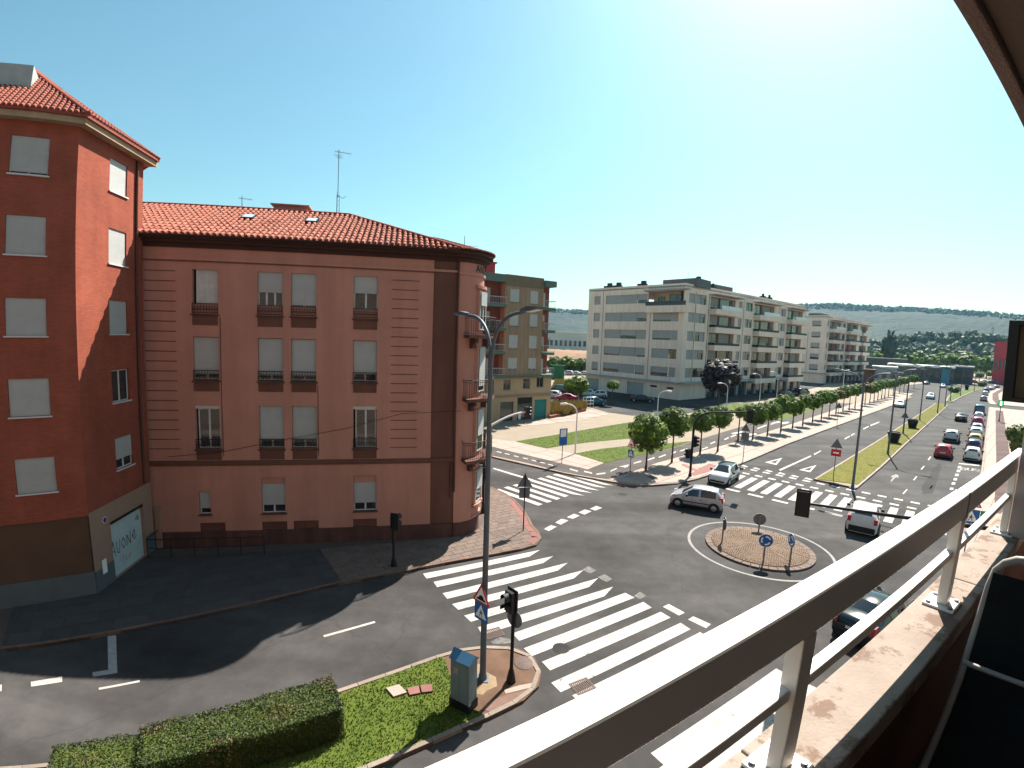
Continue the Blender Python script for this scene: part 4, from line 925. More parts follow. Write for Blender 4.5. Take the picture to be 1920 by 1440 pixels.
    x=9.5 if w1>20 else 3
    while x<w2-1:
        nx_=min(x+4.4,w2); MB().box(x,x+.6,-.02,.5,-.15,3.45).obj('pier',m_wb2,B); MB().box(x+.6,nx_,.45,.5,-.1,3.45).obj('shopfront',m_shop,B); x=nx_
    MB().box(-.02,w2,-1.1,.05,3.3,3.62).obj('canopy',m_wcan,B)
    # body behind, roof and plant rooms
    q=T1@Vector((-w1,0,0)); q2=q+Vector((w2-6,9,0)); 
    MB().add([(w2,0,-.1),(w2,13,-.1),(w2,13,23.3),(w2,0,23.3)],[(0,1,2,3)]).obj('end_wall',m_wb,B)
    dv=(T1@Vector((0,1,0))); bk=[Vector((0,0,0)),Vector((w2,0,0)),Vector((w2,13,0)),q+Vector((min(12,w2-8),2.0,0)),q]
    MB().prism([(v.x,v.y) for v in bk],22.6,22.9,bottom=True).obj('roof_slab',m_wb2,B)
    MB().add([(q.x,q.y,-.1),(q.x+12,q.y+2,-.1),(q.x+12,q.y+2,23.3),(q.x,q.y,23.3)],[(0,1,2,3)]).obj('back_wall',m_wb,B)
    if corner_loggia:
        lo=MB(); lo.box(-8.4,.9,-1.0,-.002,17.5,18.0); lo.box(-8.4,.9,-1.0,-.9,18.0,18.9); lo.box(-8.4,-8.28,-.9,-.002,18.0,18.9); l=lo.obj('balcony',m_wb,B,T1)
        MB().box(-8.3,.8,-.96,-.92,18.9,19.75).obj('balcony_glass',mat('smoked_glass',(.05,.05,.06),.15,.1,2),l)
        MB().box(-8.6,1.2,-1.4,.0,21.85,22.15).obj('top_canopy',m_wb2,B,T1); MB().box(-8.25,-.3,2.2,2.3,18.95,21.8).obj('loggia_wall',mat('loggia_cream',(.6,.45,.32),.8,.05,1),B,T1)
        win(B,-7.2,-5.6,19,21.0,y=2.08,shut=0,fr=m_framed,M=T1,sill=False); win(B,-4.6,-1.2,19,21.4,y=2.08,shut=0,fr=m_framed,M=T1,sill=False)
        MB().box(-6.8,1.0,3,9,22.9,24.6).obj('plant_room',mat('plant_grey',(.10,.10,.11),.7,.15,1),B,T1); MB().cyl((0.2,5,22.9),(.2,5,25.1),.5,n=10).obj('roof_tank',m_dark,B,T1)
        for x in (-21,-18.5,-12): MB().box(x,x+2.0,1.2,2.2,23.0,23.9).box(x+.9,x+1.8,1.3,2.1,23.9,24.5).obj('roof_vent',m_dark,B,T1)
    for x0,x1,h_ in [(15,23.5,24.9)] if w2>50 else [(2,9,24.2)]: MB().box(x0,x1,3,7,22.9,h_).obj('plant_room',mat('plant_grey2',(.12,.11,.11),.7,.15,1),B)
    if w2>50:
        for x in (8.5,10.5,12.8,36,39.5): MB().box(x,x+1.2,1.5,2.7,22.9,24.1).cyl((x+.5,2,24.1),(x+.5,2,24.7),.3,n=8).obj('roof_vent',m_dark,B)
    return B
WP=G(1272.5,750.5,.12)
white_block('apartment_block','large cream apartment block with stacked balconies behind the avenue trees',WP,138,54,24.3,[(-22.6,-20.8,[],1),(-19.3,-8.45,[.39,.765],1),(-6.9,-1.15,[.7],0)],True,
  [('w',1.55,3.75),('w',4.2,7.9),('b',9.4,20.9),('w',21.2,22.9),('p',3.95),('p',8.85),('p',23.5),('w',24.4,27.8),('b',28.6,40.2),('p',41.8),('w',42.5,45.6),('b',46.5,57.2)],58.0,3)
WP2=Vector((106.17,154.7,0))
white_block('apartment_block','smaller cream apartment block farther along the avenue',WP2,138,54,6.9,[(-4.55,-1.75,[],1)],False,
  [('w',.6,2.4),('b',3.0,15.0),('w',15.6,18.6),('b',19.8,33.0),('p',15.3),('b',35.0,44.5)],45.5,5)
for px,py,d,lb in ((1291,513,100,'small aerial over the plant room of the large cream block'),(1374,533,115,'small aerial over the middle roof of the large cream block'),(1380,538,160,'small aerial rising behind the middle roof of the large cream block')):
    q=at_dist(px,py,d); a=MB().tube([(0,0,-1.8),(0,0,.3)],.03,5); yagi(a,.4,0,.2,1.2,.4,4,.5)
    tag(a.obj('roof_aerial',m_steel,None,Matrix.Translation(q)),lb,'aerial',group='aerials on the cream block')

# ---------------- tan and green house
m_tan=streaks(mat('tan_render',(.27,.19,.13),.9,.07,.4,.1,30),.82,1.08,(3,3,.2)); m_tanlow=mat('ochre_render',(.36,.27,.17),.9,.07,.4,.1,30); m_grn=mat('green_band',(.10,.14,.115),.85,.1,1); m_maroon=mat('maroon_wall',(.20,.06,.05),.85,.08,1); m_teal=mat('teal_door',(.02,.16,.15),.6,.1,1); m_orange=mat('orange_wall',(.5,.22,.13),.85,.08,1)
TB=thing('tan_house','tan house with green balconies and shops beside the rounded salmon corner','building',frame(G(1027,783,.12),58,.1))
rows=[(17.54,15.8),(14.4,12.68),(11.45,9.65),(8.43,6.78)]
ops=[(a,b,z1,z0) for z0,z1 in rows for a,b in ((-6.88,-5.5),(-3.68,-2.43))]
facade(ops,-7.65,-1.58,5.95,19.35,.2).obj('wall',m_tan,TB)
for i,(z0,z1) in enumerate(rows):
    for a,b in ((-6.88,-5.5),(-3.68,-2.43)): win(TB,a,b,z1,z0,y=.06,shut=1.0 if i<2 else (.93 if i==2 else .86),sillm=m_grn)
MB().box(-7.66,-1.57,-.05,.02,17.9,19.4).obj('parapet',mat('parapet_olive',(.16,.125,.085),.9,.1,1),TB)
for xa,xb in ((-15.5,-7.65),(-1.58,.3)):
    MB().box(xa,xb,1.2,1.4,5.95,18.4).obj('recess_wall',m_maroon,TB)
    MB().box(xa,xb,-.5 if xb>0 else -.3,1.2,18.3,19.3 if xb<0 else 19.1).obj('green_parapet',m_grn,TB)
    for i,z in enumerate((15.3,12.2,9.15,6.05)):
        b=MB().box(xa,xb,-.5,1.2,z-.25,z+.12).obj('balcony',m_grn,TB)
        rl=MB(); rl.box(xa,xb,-.48,-.44,z+1.0,z+1.07); rl.box(xa,xb,-.47,-.45,z+.2,z+.24)
        n=int((xb-xa)/.25)
        for k in range(n+1): rl.box(xa+(xb-xa)*k/n-.012,xa+(xb-xa)*k/n+.012,-.47,-.45,z+.12,z+1.0)
        if xb>0: rl.box(xb-.04,xb,-.45,1.2,z+1.0,z+1.06)
        rl.obj('balcony_railing',mat('pale_rail',(.38,.40,.41),.6,.05,2),b)
        win(TB,xa+ (4.3 if xb<0 else .2),xa+(6.2 if xb<0 else 1.1),z+.13,z+2.25,y=1.12,shut=(1,.4,.6,1)[i],sill=False)
    MB().box(xa if xb>0 else xb-.02,(xa if xb>0 else xb)+.02,0,1.2,5.95,18.3).obj('return_wall',m_orange,TB)
MB().box(-15.5,.3,-.4,1.2,5.75,5.95).obj('storey_band',m_grn,TB)
up=[(-7.5,-6.4,4.2,5.5),(-4.44,-3.3,4.3,5.6),(-2.2,-1.05,4.45,5.75)]; shops=[(-7.88,-5.82,-.05,2.62),(-5.22,-2.78,-.05,3.13),(-2.41,-.39,-.05,2.7)]
facade(up+shops,-15.5,.3,-.15,5.75,.25).obj('ground_wall',m_tanlow,TB)
for a,b,c,d in up: win(TB,a,b,c,d,y=.1,shut=.0,leaves=2,fr=m_signback,sillm=m_tan)
MB().box(-15.5,.3,-.12,0,3.2,3.5).obj('shop_band',m_tan,TB)
MB().box(*shops[0][:2],.2,.25,*shops[0][2:]).obj('shop_window',m_shop,TB); sd=MB().box(*shops[1][:2],.2,.25,*shops[1][2:]).obj('shop_door',m_shop,TB); MB().box(-5.1,-2.9,.16,.19,2.2,3.0).box(-4.2,-3.8,.14,.158,2.3,2.9).obj('shop_sign',m_dark,sd); MB().box(-4.9,-4.5,.16,.19,.1,1.1).obj('poster',m_white,sd); MB().box(-3.6,-3.3,.16,.19,.5,1.6).obj('poster',m_white,sd)
MB().box(*shops[2][:2],.15,.2,*shops[2][2:]).obj('garage_door',m_teal,TB)
MB().box(-13,-7.9,2.5,7,18.5,21.0).box(-13.2,-7.7,2.3,7.2,21.0,21.2).obj('roof_house',mat('crimson_render',(.35,.05,.06),.85,.08,1),TB); MB().box(-9.9,-9.3,2.44,2.5,19.9,20.6).obj('roof_window',m_dark,TB)
MB().prism([(-15.5,1.4),(.3,1.4),(.3,12),(-15.5,12)],-.1,18.5).obj('body',m_tan,TB)
# ================================================================== STREET FURNITURE
m_lampw=mat('lamp_white',(.62,.62,.6),.5,.05,2); m_lens=mat('lamp_lens',(.5,.5,.48),.2,.05,2); m_pole=mat('lamp_pole',(.10,.115,.135),.5,.12,2,metal=.3)
def lamp(p, h, az, label, group, arm=1.75, heads=2, z0=.1):
    L_=thing('street_lamp',label,'street lamp',Matrix.Translation((p[0],p[1],z0)),group)
    MB().tube([(0,0,0),(0,0,.5),(0,0,h*.55),(0,0,h-1.4)],[.11,.105,.085,.065],10).obj('pole',m_pole,L_); MB().box(-.19,.19,-.19,.19,-.02,.03).cyl((0,0,.03),(0,0,.28),.15,.11,10).obj('base_plate',m_pole,L_)
    for k in range(heads):
        d=dirv(az+180*k); pts=[Vector((0,0,h-1.5))+d*.02]
        for t in range(1,9):
            u=t/8; pts.append(Vector((0,0,h-1.4+1.25*math.sin(u*math.pi/2)**.9))+d*(arm*(1-math.cos(u*math.pi/2))*.9+.05))
        pts.append(pts[-1]+d*.25+Vector((0,0,.03)))
        MB().tube(pts,[.06]+[.05]*(len(pts)-1),8).obj('arm',m_pole,L_)
        q=pts[-1]; F=Matrix.Translation(q)@Matrix.Rotation(math.atan2(d.y,d.x),4,'Z')@Matrix.Rotation(rad(-6),4,'Y')
        hm=MB(); hm.add([(-.12,-.07,-.03),(-.12,.07,-.03),(.72,.15,-.035),(.72,-.15,-.035),(-.12,-.06,.07),(-.12,.06,.07),(.3,.13,.09),(.3,-.13,.09),(.72,.14,.02),(.72,-.14,.02)],[(0,1,2,3),(4,7,6,5),(7,9,8,6),(0,4,5,1),(3,2,8,9),(1,5,6,8,2),(0,3,9,7,4)])
        o=hm.obj('lamp_head',m_pole,L_,F); MB().box(.2,.66,-.1,.1,-.05,-.036).obj('lens',m_lens,o)
    return L_
lamp(G(905,1272,.12),11.75,147.5,'tall near double-armed lamp carrying the hump and crossing signs','lamps with two arms',arm=1.5)
for px,lb in (((1598,914),'double-armed lamp at the near tip of the median'),((1664,851),'second double-armed lamp from the near tip of the median'),((1692.5,812),'median lamp beside the farther planter, with a triangle sign'),((1723.5,787.5),'fourth double-armed lamp along the median'),((1757,774),'slim lamp near the far end of the median'),((1771,762),'last lamp before the gap in the median')):
    lamp(G(*px,.12),9.6,AV+90,lb,'lamps with two arms')
for px,d_,lb in (((1781,751),0,'first lamp on the far median strip'),((1800,742),0,'second lamp on the far median strip'),((1826,733),0,'lamp at the far end of the far median strip')): lamp(G(*px,.12),9.0,AV+90,lb,'lamps with two arms')
def parklamp(p, az, label, h=4.9):
    L_=thing('park_lamp',label,'park lamp',Matrix.Translation((p[0],p[1],.1)),'white hooked park lamps'); d=dirv(az)
    pts=[(0,0,0),(0,0,h*.5),(0,0,h-.9)]+[tuple(Vector((0,0,h-.9+.85*math.sin(t*.5)))+d*(.95*(1-math.cos(t*.5)))) for t in (1,1.6,2.2,2.8,3.1)]
    MB().tube(pts,[.085,.07,.06]+[.05]*5,8).obj('post',m_lampw,L_)
    q=Vector(pts[-1]); MB().tube([q,q+d*.2+Vector((0,0,.02)),q+d*.75+Vector((0,0,-.04))],[.05,.13,.1],8).obj('lamp_head',m_lampw,L_)
for px,py,az_,lb in ((1078,850,280,'white park lamp beside the two lawn wedges'),(1231,800,100,'white park lamp behind the first avenue tree'),(1362,772,285,'white park lamp beneath the dark red tree'),(1424,757,285,'white park lamp before the shopfronts of the large cream block'),(1456,748,285,'white park lamp beside the dark van'),(1580,731,90,'white park lamp before the second cream block')):
    parklamp(G(px,py,.12),az_,lb,4.9 if px<1400 else 6)
# ---- signs
def disc(m,r,y0,y1,z,n=24): m.cyl((0,y0,z),(0,y1,z),r,n=n,sm=False); return m
def tri(s_,z,up=True):
    h_=s_*.866; k=1 if up else -1; return [(-s_/2,z-h_/3*k),(s_/2,z-h_/3*k),(0,z+2*h_/3*k)]
def plate(poly,y0,y1,mt,name,parent,M=None):
    m=MB(); n=len(poly); 
    if area(poly)<0: poly=poly[::-1]
    vs=[(x,y0,z) for x,z in poly]+[(x,y1,z) for x,z in poly]
    m.add(vs,[tuple(range(n)),tuple(range(2*n-1,n-1,-1))]+[(i,n+i,n+(i+1)%n,(i+1)%n) for i in range(n)]); return m.obj(name,mt,parent,M)
def rot(pts,z): return pts
WALK=[[(-.02,.14),(.02,.17),(.05,.13),(.02,.1)],[(-.02,.1),(.03,.1),(.05,-.02),(-.03,-.02)],[(.03,.08),(.13,.02),(.12,.0),(.02,.05)],[(-.02,.08),(-.1,.0),(-.09,-.02),(-.01,.04)],[(-.03,-.02),(.0,-.02),(-.09,-.17),(-.12,-.15)],[(.01,-.02),(.05,-.02),(.1,-.17),(.07,-.18)]]
def sign_tri(par,z,s_,F,symbol='hump',up=True):
    t=plate(tri(s_,z,up),-.05,-.04,m_red,'triangle_sign',par,F); plate(tri(s_*.72,z,up),-.054,-.051,m_white,'sign_face',t)
    plate(tri(s_,z,up),-.039,-.034,m_signback,'sign_back',t)
    if symbol=='hump': plate([(-.2,z-.13),(.2,z-.13),(.2,z-.08),(.12,z-.05),(.08,z+.03),(-.02,z+.05),(-.09,z+.0),(-.12,z-.06),(-.2,z-.08)],-.057,-.055,m_black,'hump_symbol',t)
    return t
def sign_ped(par,z,s_,F):
    t=plate([(-s_/2,z-s_/2),(s_/2,z-s_/2),(s_/2,z+s_/2),(-s_/2,z+s_/2)],-.05,-.04,m_blue,'crossing_sign',par,F); plate([(-s_/2,z-s_/2),(s_/2,z-s_/2),(s_/2,z+s_/2),(-s_/2,z+s_/2)],-.039,-.034,m_signback,'sign_back',t)
    plate(tri(s_*.86,z-s_*.08),-.054,-.051,m_white,'white_triangle',t)
    for k in WALK: plate([(x*s_*1.25,z-.06*s_+y*s_*1.25) for x,y in k],-.057,-.055,m_black,'walking_figure',t)
    return t
def post(name,label,cat,p,h,F=None,r=.035,mt=None,group=None,z0=.1):
    S_=thing(name,label,cat,Matrix.Translation((p[0],p[1],z0)),group); MB().tube([(0,0,0),(0,0,h)],r,8).obj('post',mt or m_steel,S_); return S_
def face(azx): return Matrix.Rotation(rad(90-azx),4,'Z')     # azx: azimuth of the sign's right-hand edge seen from its front
# hump and crossing signs fixed to the near lamp
lp=G(905,1272,.12); sp=thing('road_sign','red hump triangle over blue crossing square on the near lamp','road sign',Matrix.Translation((lp.x,lp.y,.1)))
F=face(57+90-14)@Matrix.Translation((0,-.1,0))
zt=hz(904,1116,lp); zq=hz(904,1143,lp); sign_tri(sp,zt-.1,.78,F); sign_ped(sp,zq-.1-.03,.58,F); MB().box(-.04,.04,-.035,.02,zq-.3,zt+.2).obj('bracket',m_steel,sp,F)
# pair of signs seen from behind on the corner
p=G(981,995,.12); h_=hz(987,884,p); S_=post('road_sign','grey backs of triangle and square signs on the corner pavement','road sign',p,h_-.2,mt=m_dark)
F=face(-100+0)@Matrix.Translation((0,0,0)); sign_tri(S_,h_-.75,.9,F); sign_ped(S_,h_-1.35,.62,F)
p=G(1181,890,.12); h_=hz(1190,822,p); S_=post('road_sign','hump triangle over blue crossing sign before the first avenue tree','road sign',p,h_-.1); F=face(150); sign_tri(S_,h_-.6,.9,F); sign_ped(S_,h_-1.4,.62,F)
p=G(1393,866,.12); h_=hz(1402,792,p); S_=post('road_sign','dark backs of triangle and square signs at the avenue kerb','road sign',p,h_-.1); F=face(-40); sign_tri(S_,h_-.7,.9,F); sign_ped(S_,h_-1.5,.75,F)
p=G(1569,797,.12); h_=hz(1571,755,p); S_=post('road_sign','lone triangle sign seen from behind among the far avenue trees','road sign',p,h_-.1); sign_tri(S_,h_-.6,1.0,face(-40))
p=G(1692.5,812,.12); S_=thing('road_sign','triangle sign seen from behind on the third median lamp','road sign',Matrix.Translation((p.x,p.y,.1))); sign_tri(S_,hz(1695,781,p),1.0,face(-40)@Matrix.Translation((0,-.12,0)))
p=G(1562,896,.12); h_=hz(1570,820,p); S_=post('road_sign','yield triangle seen from behind above a red plate on the median','road sign',p,h_-.3); sign_tri(S_,h_-.75,.95,face(-62)); pl=plate([(-.38,h_-1.75),(.38,h_-1.75),(.38,h_-1.15),(-.38,h_-1.15)],-.05,-.04,m_red,'red_plate',S_,face(128)); plate([(-.22,h_-1.52),(.22,h_-1.52),(.22,h_-1.38),(-.22,h_-1.38)],-.053,-.051,m_white,'white_bar',pl)
p=G(1053,868,.12); h_=hz(1055,803,p); S_=post('information_sign','blue and white panel sign on a post by the footway','sign',p,h_-.1); F=face(62); a_=plate([(-.42,h_-1.6),(.42,h_-1.6),(.42,h_-.9),(-.42,h_-.9)],-.05,-.04,m_blue,'lower_panel',S_,F); plate([(-.42,h_-.898),(.42,h_-.898),(.42,h_-.1),(-.42,h_-.1)],-.05,-.04,m_blue,'upper_panel',S_,F); plate([(-.3,h_-.85),(.3,h_-.85),(.3,h_-.18),(-.3,h_-.18)],-.054,-.051,m_white,'white_face',a_)
# four posts on the roundabout
def arrowring(par,z,F,r):
    for k in range(3):
        a0=k*2.094+.3; pts=[]
        for t in range(6): a=a0+t*.22; pts.append((math.cos(a)*r*.72,z+math.sin(a)*r*.72))
        for t in range(5,-1,-1): a=a0+t*.22; pts.append((math.cos(a)*r*.5,z+math.sin(a)*r*.5))
        plate(pts,-.057,-.054,m_white,'arrow',par,None); a=a0+1.1; plate([(math.cos(a)*r*.82,z+math.sin(a)*r*.82),(math.cos(a)*r*.4,z+math.sin(a)*r*.4),(math.cos(a+.42)*r*.62,z+math.sin(a+.42)*r*.62)],-.057,-.054,m_white,'arrow_head',par,None)
pb=G(1431,1053,.15); pl_=G(1354,1016,.15); prt=G(1481,1052,.15); pt_=Vector((2*RC.x-pb.x+.2,2*RC.y-pb.y,0))
for p,az_,lb,zc in ((pb,108,'blue roundabout disc facing the viewer on the cobbled island',hz(1436.5,1013,pb)),(pl_,10,'edge-on roundabout disc at the left of the cobbled island',None),(prt,185,'edge-on roundabout disc at the right of the cobbled island',None),(pt_,-72,'grey back of the farthest roundabout disc on the island',None)):
    zc=zc or 1.5
    if p is pt_: zc=hz(1440,977,p)
    if p is pl_: zc=hz(1363,983,p)
    if p is prt: zc=hz(1488,1014,p)
    S_=post('roundabout_sign',lb,'road sign',p,zc+.15,group='roundabout signs',r=.045,mt=m_steel)
    r=.36; F=face(az_)
    d=disc(MB(),r,-.06,-.052,zc-.1).obj('disc',m_white,S_,F); disc(MB(),r*.93,-.064,-.061,zc-.1).obj('blue_face',m_blue,d); disc(MB(),r,-.051,-.045,zc-.1).obj('sign_back',m_signback,d); arrowring(d,zc-.1,None,r*.95)
    for c in d.children:
        if c.name.startswith('arrow'): c.matrix_basis=Matrix.Translation((0,-.012,0))
# ---- traffic signals
def head(par,M,n=3,lens=None,w_=.34,h1=.32,back=True):
    H_=MB(); hh=h1*n; H_.box(-w_/2,w_/2,-.12,.14,-hh/2,hh/2)
    if back: H_.box(-w_/2-.06,w_/2+.06,.04,.06,-hh/2-.06,hh/2+.06)
    o=H_.obj('signal_head',m_dark,par,M)
    for i in range(n):
        z=hh/2-h1*(i+.5); v=MB(); k=10
        for j in range(k):
            a0,a1=math.pi*(-.15+1.3*j/k),math.pi*(-.15+1.3*(j+1)/k); r=h1*.42
            v.add([(r*math.cos(a0),-.12,z+r*math.sin(a0)),(r*math.cos(a1),-.12,z+r*math.sin(a1)),(r*math.cos(a1),-.32,z+r*math.sin(a1)),(r*math.cos(a0),-.32,z+r*math.sin(a0))],[(0,1,2,3)])
        v.obj('visor',m_dark,o); lm=(lens or {}).get(i,m_glass); MB().cyl((0,-.13,z),(0,-.121,z),h1*.38,n=14,sm=False).obj('signal_lens',lm,o)
    return o
def sigpost(label,p,h,r=.06,z0=.1,group='traffic signals'):
    S_=thing('traffic_signal',label,'traffic signal',Matrix.Translation((p[0],p[1],z0)),group); MB().tube([(0,0,0),(0,0,.1),(0,0,.35),(0,0,.5),(0,0,h)],[.16,.15,.1,r,r],10).obj('post',m_dark,S_); return S_
p=G(958,1277,.12); S_=sigpost('black traffic signal with round sign on the near island',p,2.75); zc=hz(964,1125,p)
head(S_,face(140)@Matrix.Translation((.0,-.12,zc-.1)),2,h1=.34); zc2=hz(965,1162,p); F=face(-50); d=disc(MB(),.3,-.07,-.06,zc2-.1).obj('round_sign',m_blue,S_,F); disc(MB(),.3,-.059,-.053,zc2-.1).obj('sign_back',m_signback,d)
p=G(738,1061,.12); S_=sigpost('black traffic signal on the shaded pavement before the salmon house',p,2.6); head(S_,face(-60)@Matrix.Translation((0,-.1,hz(741,979,p)-.1)),2,h1=.34)
# mast with curved arm behind the near lamp
p=G(905,961,.12); zt=hz(922,790,p); S_=sigpost('mast signal with hooked arm behind the near lamp at the rounded corner',p,zt-.6,.09)
q=at_dist(988,772,math.hypot(p.x,p.y)+1.2); tip=Vector((q.x-p.x,q.y-p.y,q.z-.1)); b0=Vector((0,0,zt-.6)); pts=[b0+(tip-b0)*t+Vector((0,0,.0))+Vector((0,0,(tip.z-b0.z)*(math.sin(t*math.pi/2)-t))) for t in (0,.1,.2,.35,.5,.7,.85,1)]
MB().tube(pts,[.085,.08,.075,.07,.065,.06,.06,.055],8).obj('arm',m_lampw,S_); head(S_,Matrix.Translation(tip)@face(-40),3,w_=.3,h1=.22,back=False)
head(S_,face(60)@Matrix.Translation((0,-.15,2.6)),3,h1=.28)
# corner signal under the first trees with long arm
p=G(1294,893,.12); zt=hz(1310,770,p); S_=sigpost('mast signal with a long arm reaching over the avenue before the trees',p,zt-1.6,.1)
q=at_dist(1408,772,math.hypot(p.x,p.y)-1.0); tip=Vector((q.x-p.x,q.y-p.y,q.z-.1)); b0=Vector((0,0,zt-1.6)); mid=Vector((tip.x*.45,tip.y*.45,zt-.05))
pts=[b0*(1-t)**2+(Vector((tip.x*.03,tip.y*.03,zt-.1)))*2*t*(1-t)+mid*t*t for t in (0,.15,.3,.45,.6,.8,1)]+[mid*(1-t)+tip*t for t in (.3,.6,1)]
MB().tube(pts,[.1,.095,.09,.085,.08,.075,.07,.065,.06,.06],8).obj('arm',m_dark,S_)
head(S_,Matrix.Translation(tip+Vector((0,0,-.35)))@face(-40),3,h1=.32); z1=hz(1303,829,p)-.1; head(S_,face(40)@Matrix.Translation((.35,-.1,z1)),3,h1=.3); head(S_,face(250)@Matrix.Translation((.3,-.1,z1-1.0)),2,h1=.34); pk=plate(tri(.75,z1-1.7,False),-.05,-.04,m_signback,'yield_back',S_,face(20))
# overhead signal from our pavement
p=Vector((13.9,9.2,0)); arm0=G(1700,970,5.5); hd=G(1514,945,5.5); d_=(hd-arm0).normalized(); p=arm0-d_*3.3
S_=sigpost('overhead signal on a mast arm crossing the view above the balcony rail',p,5.3,.1)
a0=Vector((0,0,5.3)); a1=Vector((hd.x-p.x,hd.y-p.y,5.42)); MB().tube([Vector((0,0,4.6)),Vector((0,0,5.1)),a0+d_*.3+Vector((0,0,.05)),a1],[.1,.09,.08,.05],8).obj('arm',m_dark,S_)
head(S_,Matrix.Translation(a1+d_*.15+Vector((0,0,.0)))@face(math.degrees(math.atan2(d_.x,d_.y))+8),3,h1=.3,w_=.36)
# pedestrian signal with green figure, far right pavement
p=G(1873,790,.12); S_=sigpost('pedestrian signal showing a green walking figure at the right edge',p,3.4); zc=hz(1882,756,p)
d=math.hypot(p.x,p.y); o=MB().box(-.42,.42,-.14,.14,-.6,.5).obj('signal_head',m_dark,S_,Matrix.Translation((0,0,zc-.1))@face(140)); mg=emis('green_light',(.02,.9,.12),2.2)
MB().box(-.36,.36,-.155,-.141,-.5,.42).obj('signal_lens',emis('green_glow',(.0,.30,.06),.8),o); MB().box(-.1,.1,-.17,-.157,-.4,.15).box(-.07,.07,-.17,-.157,.17,.32).obj('walking_figure',emis('green_figure',(.6,1.0,.7),3),o)
# crossing sign between the rails
p=G(1820,968,2.6); S_=post('road_sign','blue crossing sign with walking figure seen between the balcony rails','road sign',(p.x,p.y),3.2); F=face(125); sign_ped(S_,2.5,.8,F); sign_tri(S_,3.3,.9,F); MB().box(.42,.75,-.05,-.04,2.1,2.9).obj('green_plate',mat('sign_green',(.05,.25,.15),.5,.05,2),S_,F)
# ---- utility cabinet on the island
p=G(861,1330,.12); C_=thing('utility_cabinet','blue-grey utility cabinet with gabled lid on the island grass','cabinet',frame(p,120,.1)); hc=1.62
m_cab=mat('cabinet_grey',(.13,.17,.175),.6,.12,3,.1,40); m_cabt=mat('cabinet_lid',(.06,.16,.27),.35,.08,3)
MB().box(-.33,.33,0,.42,.28,hc).obj('body',m_cab,C_); MB().box(-.36,.36,-.02,.45,-.05,.278).obj('plinth',m_dark,C_)
MB().add([(-.37,-.04,hc),(.37,-.04,hc),(.37,.46,hc),(-.37,.46,hc),(-.37,.21,hc+.22),(.37,.21,hc+.22)],[(0,1,5,4),(2,3,4,5),(0,4,3),(1,2,5),(0,3,2,1)]).obj('lid',m_cabt,C_); MB().box(-.28,-.02,-.006,-.001,.4,hc-.12).box(.02,.28,-.006,-.001,.4,hc-.12).obj('door',mat('cabinet_door',(.14,.18,.185),.55,.12,3),C_); MB().box(-.22,-.06,-.012,-.007,hc-.45,hc-.25).obj('label',mat('faded_label',(.28,.24,.2),.8,.2,8),C_)
# ---- planters on the median
m_planter=mat('planter_black',(.012,.016,.02),.45,.2,3)
def planter(p,label,h=1.25):
    P_=thing('planter',label,'planter',frame(p,AV,.12),'planters on the median')
    MB().add([(-.45,-.45,0),(.45,-.45,0),(.45,.45,0),(-.45,.45,0),(-.68,-.68,h),(.68,-.68,h),(.68,.68,h),(-.68,.68,h)],[(0,1,5,4),(1,2,6,5),(2,3,7,6),(3,0,4,7),(0,3,2,1)]).obj('tub',m_planter,P_); MB().box(-.72,.72,-.72,-.6,h-.06,h+.05).box(-.72,.72,.6,.72,h-.06,h+.05).box(-.72,-.6,-.599,.599,h-.059,h+.049).box(.6,.72,-.599,.599,h-.059,h+.049).obj('rim',m_planter,P_); MB().box(-.6,.6,-.6,.6,h-.2,h-.08).obj('soil',m_soil,P_)
planter(G(1675,829,.12),'black tapered planter beside the second median lamp',1.25); planter(G(1710,802,.12),'black tapered planter beside the third median lamp',1.25); planter(G(1812,731,.12),'farthest black planter, on the far median strip',1.6)
# ================================================================== CARS
m_tyre=mat('tyre',(.012,.012,.012),.85,.2,6); m_rim=mat('rim',(.35,.35,.36),.35,.1,4,metal=.8); m_cglass=glassmat('car_glass',(.012,.014,.018),.05); m_trim=mat('black_trim',(.015,.015,.016),.6,.2,4)
m_head=mat('headlight_glass',(.6,.62,.65),.12,.05,3,spec=.9); m_tail=mat('tail_red',(.32,.01,.015),.25,.1,3,spec=.8); m_platew=mat('number_plate',(.55,.55,.52),.5,.1,8)
_paint={}
def paint(col,rough=.28,metal=.0):
    k=(col,rough,metal)
    if k not in _paint:
        _paint[k]=mat('car_paint',col,rough,.05,2,coat=.6,metal=metal)
    return _paint[k]
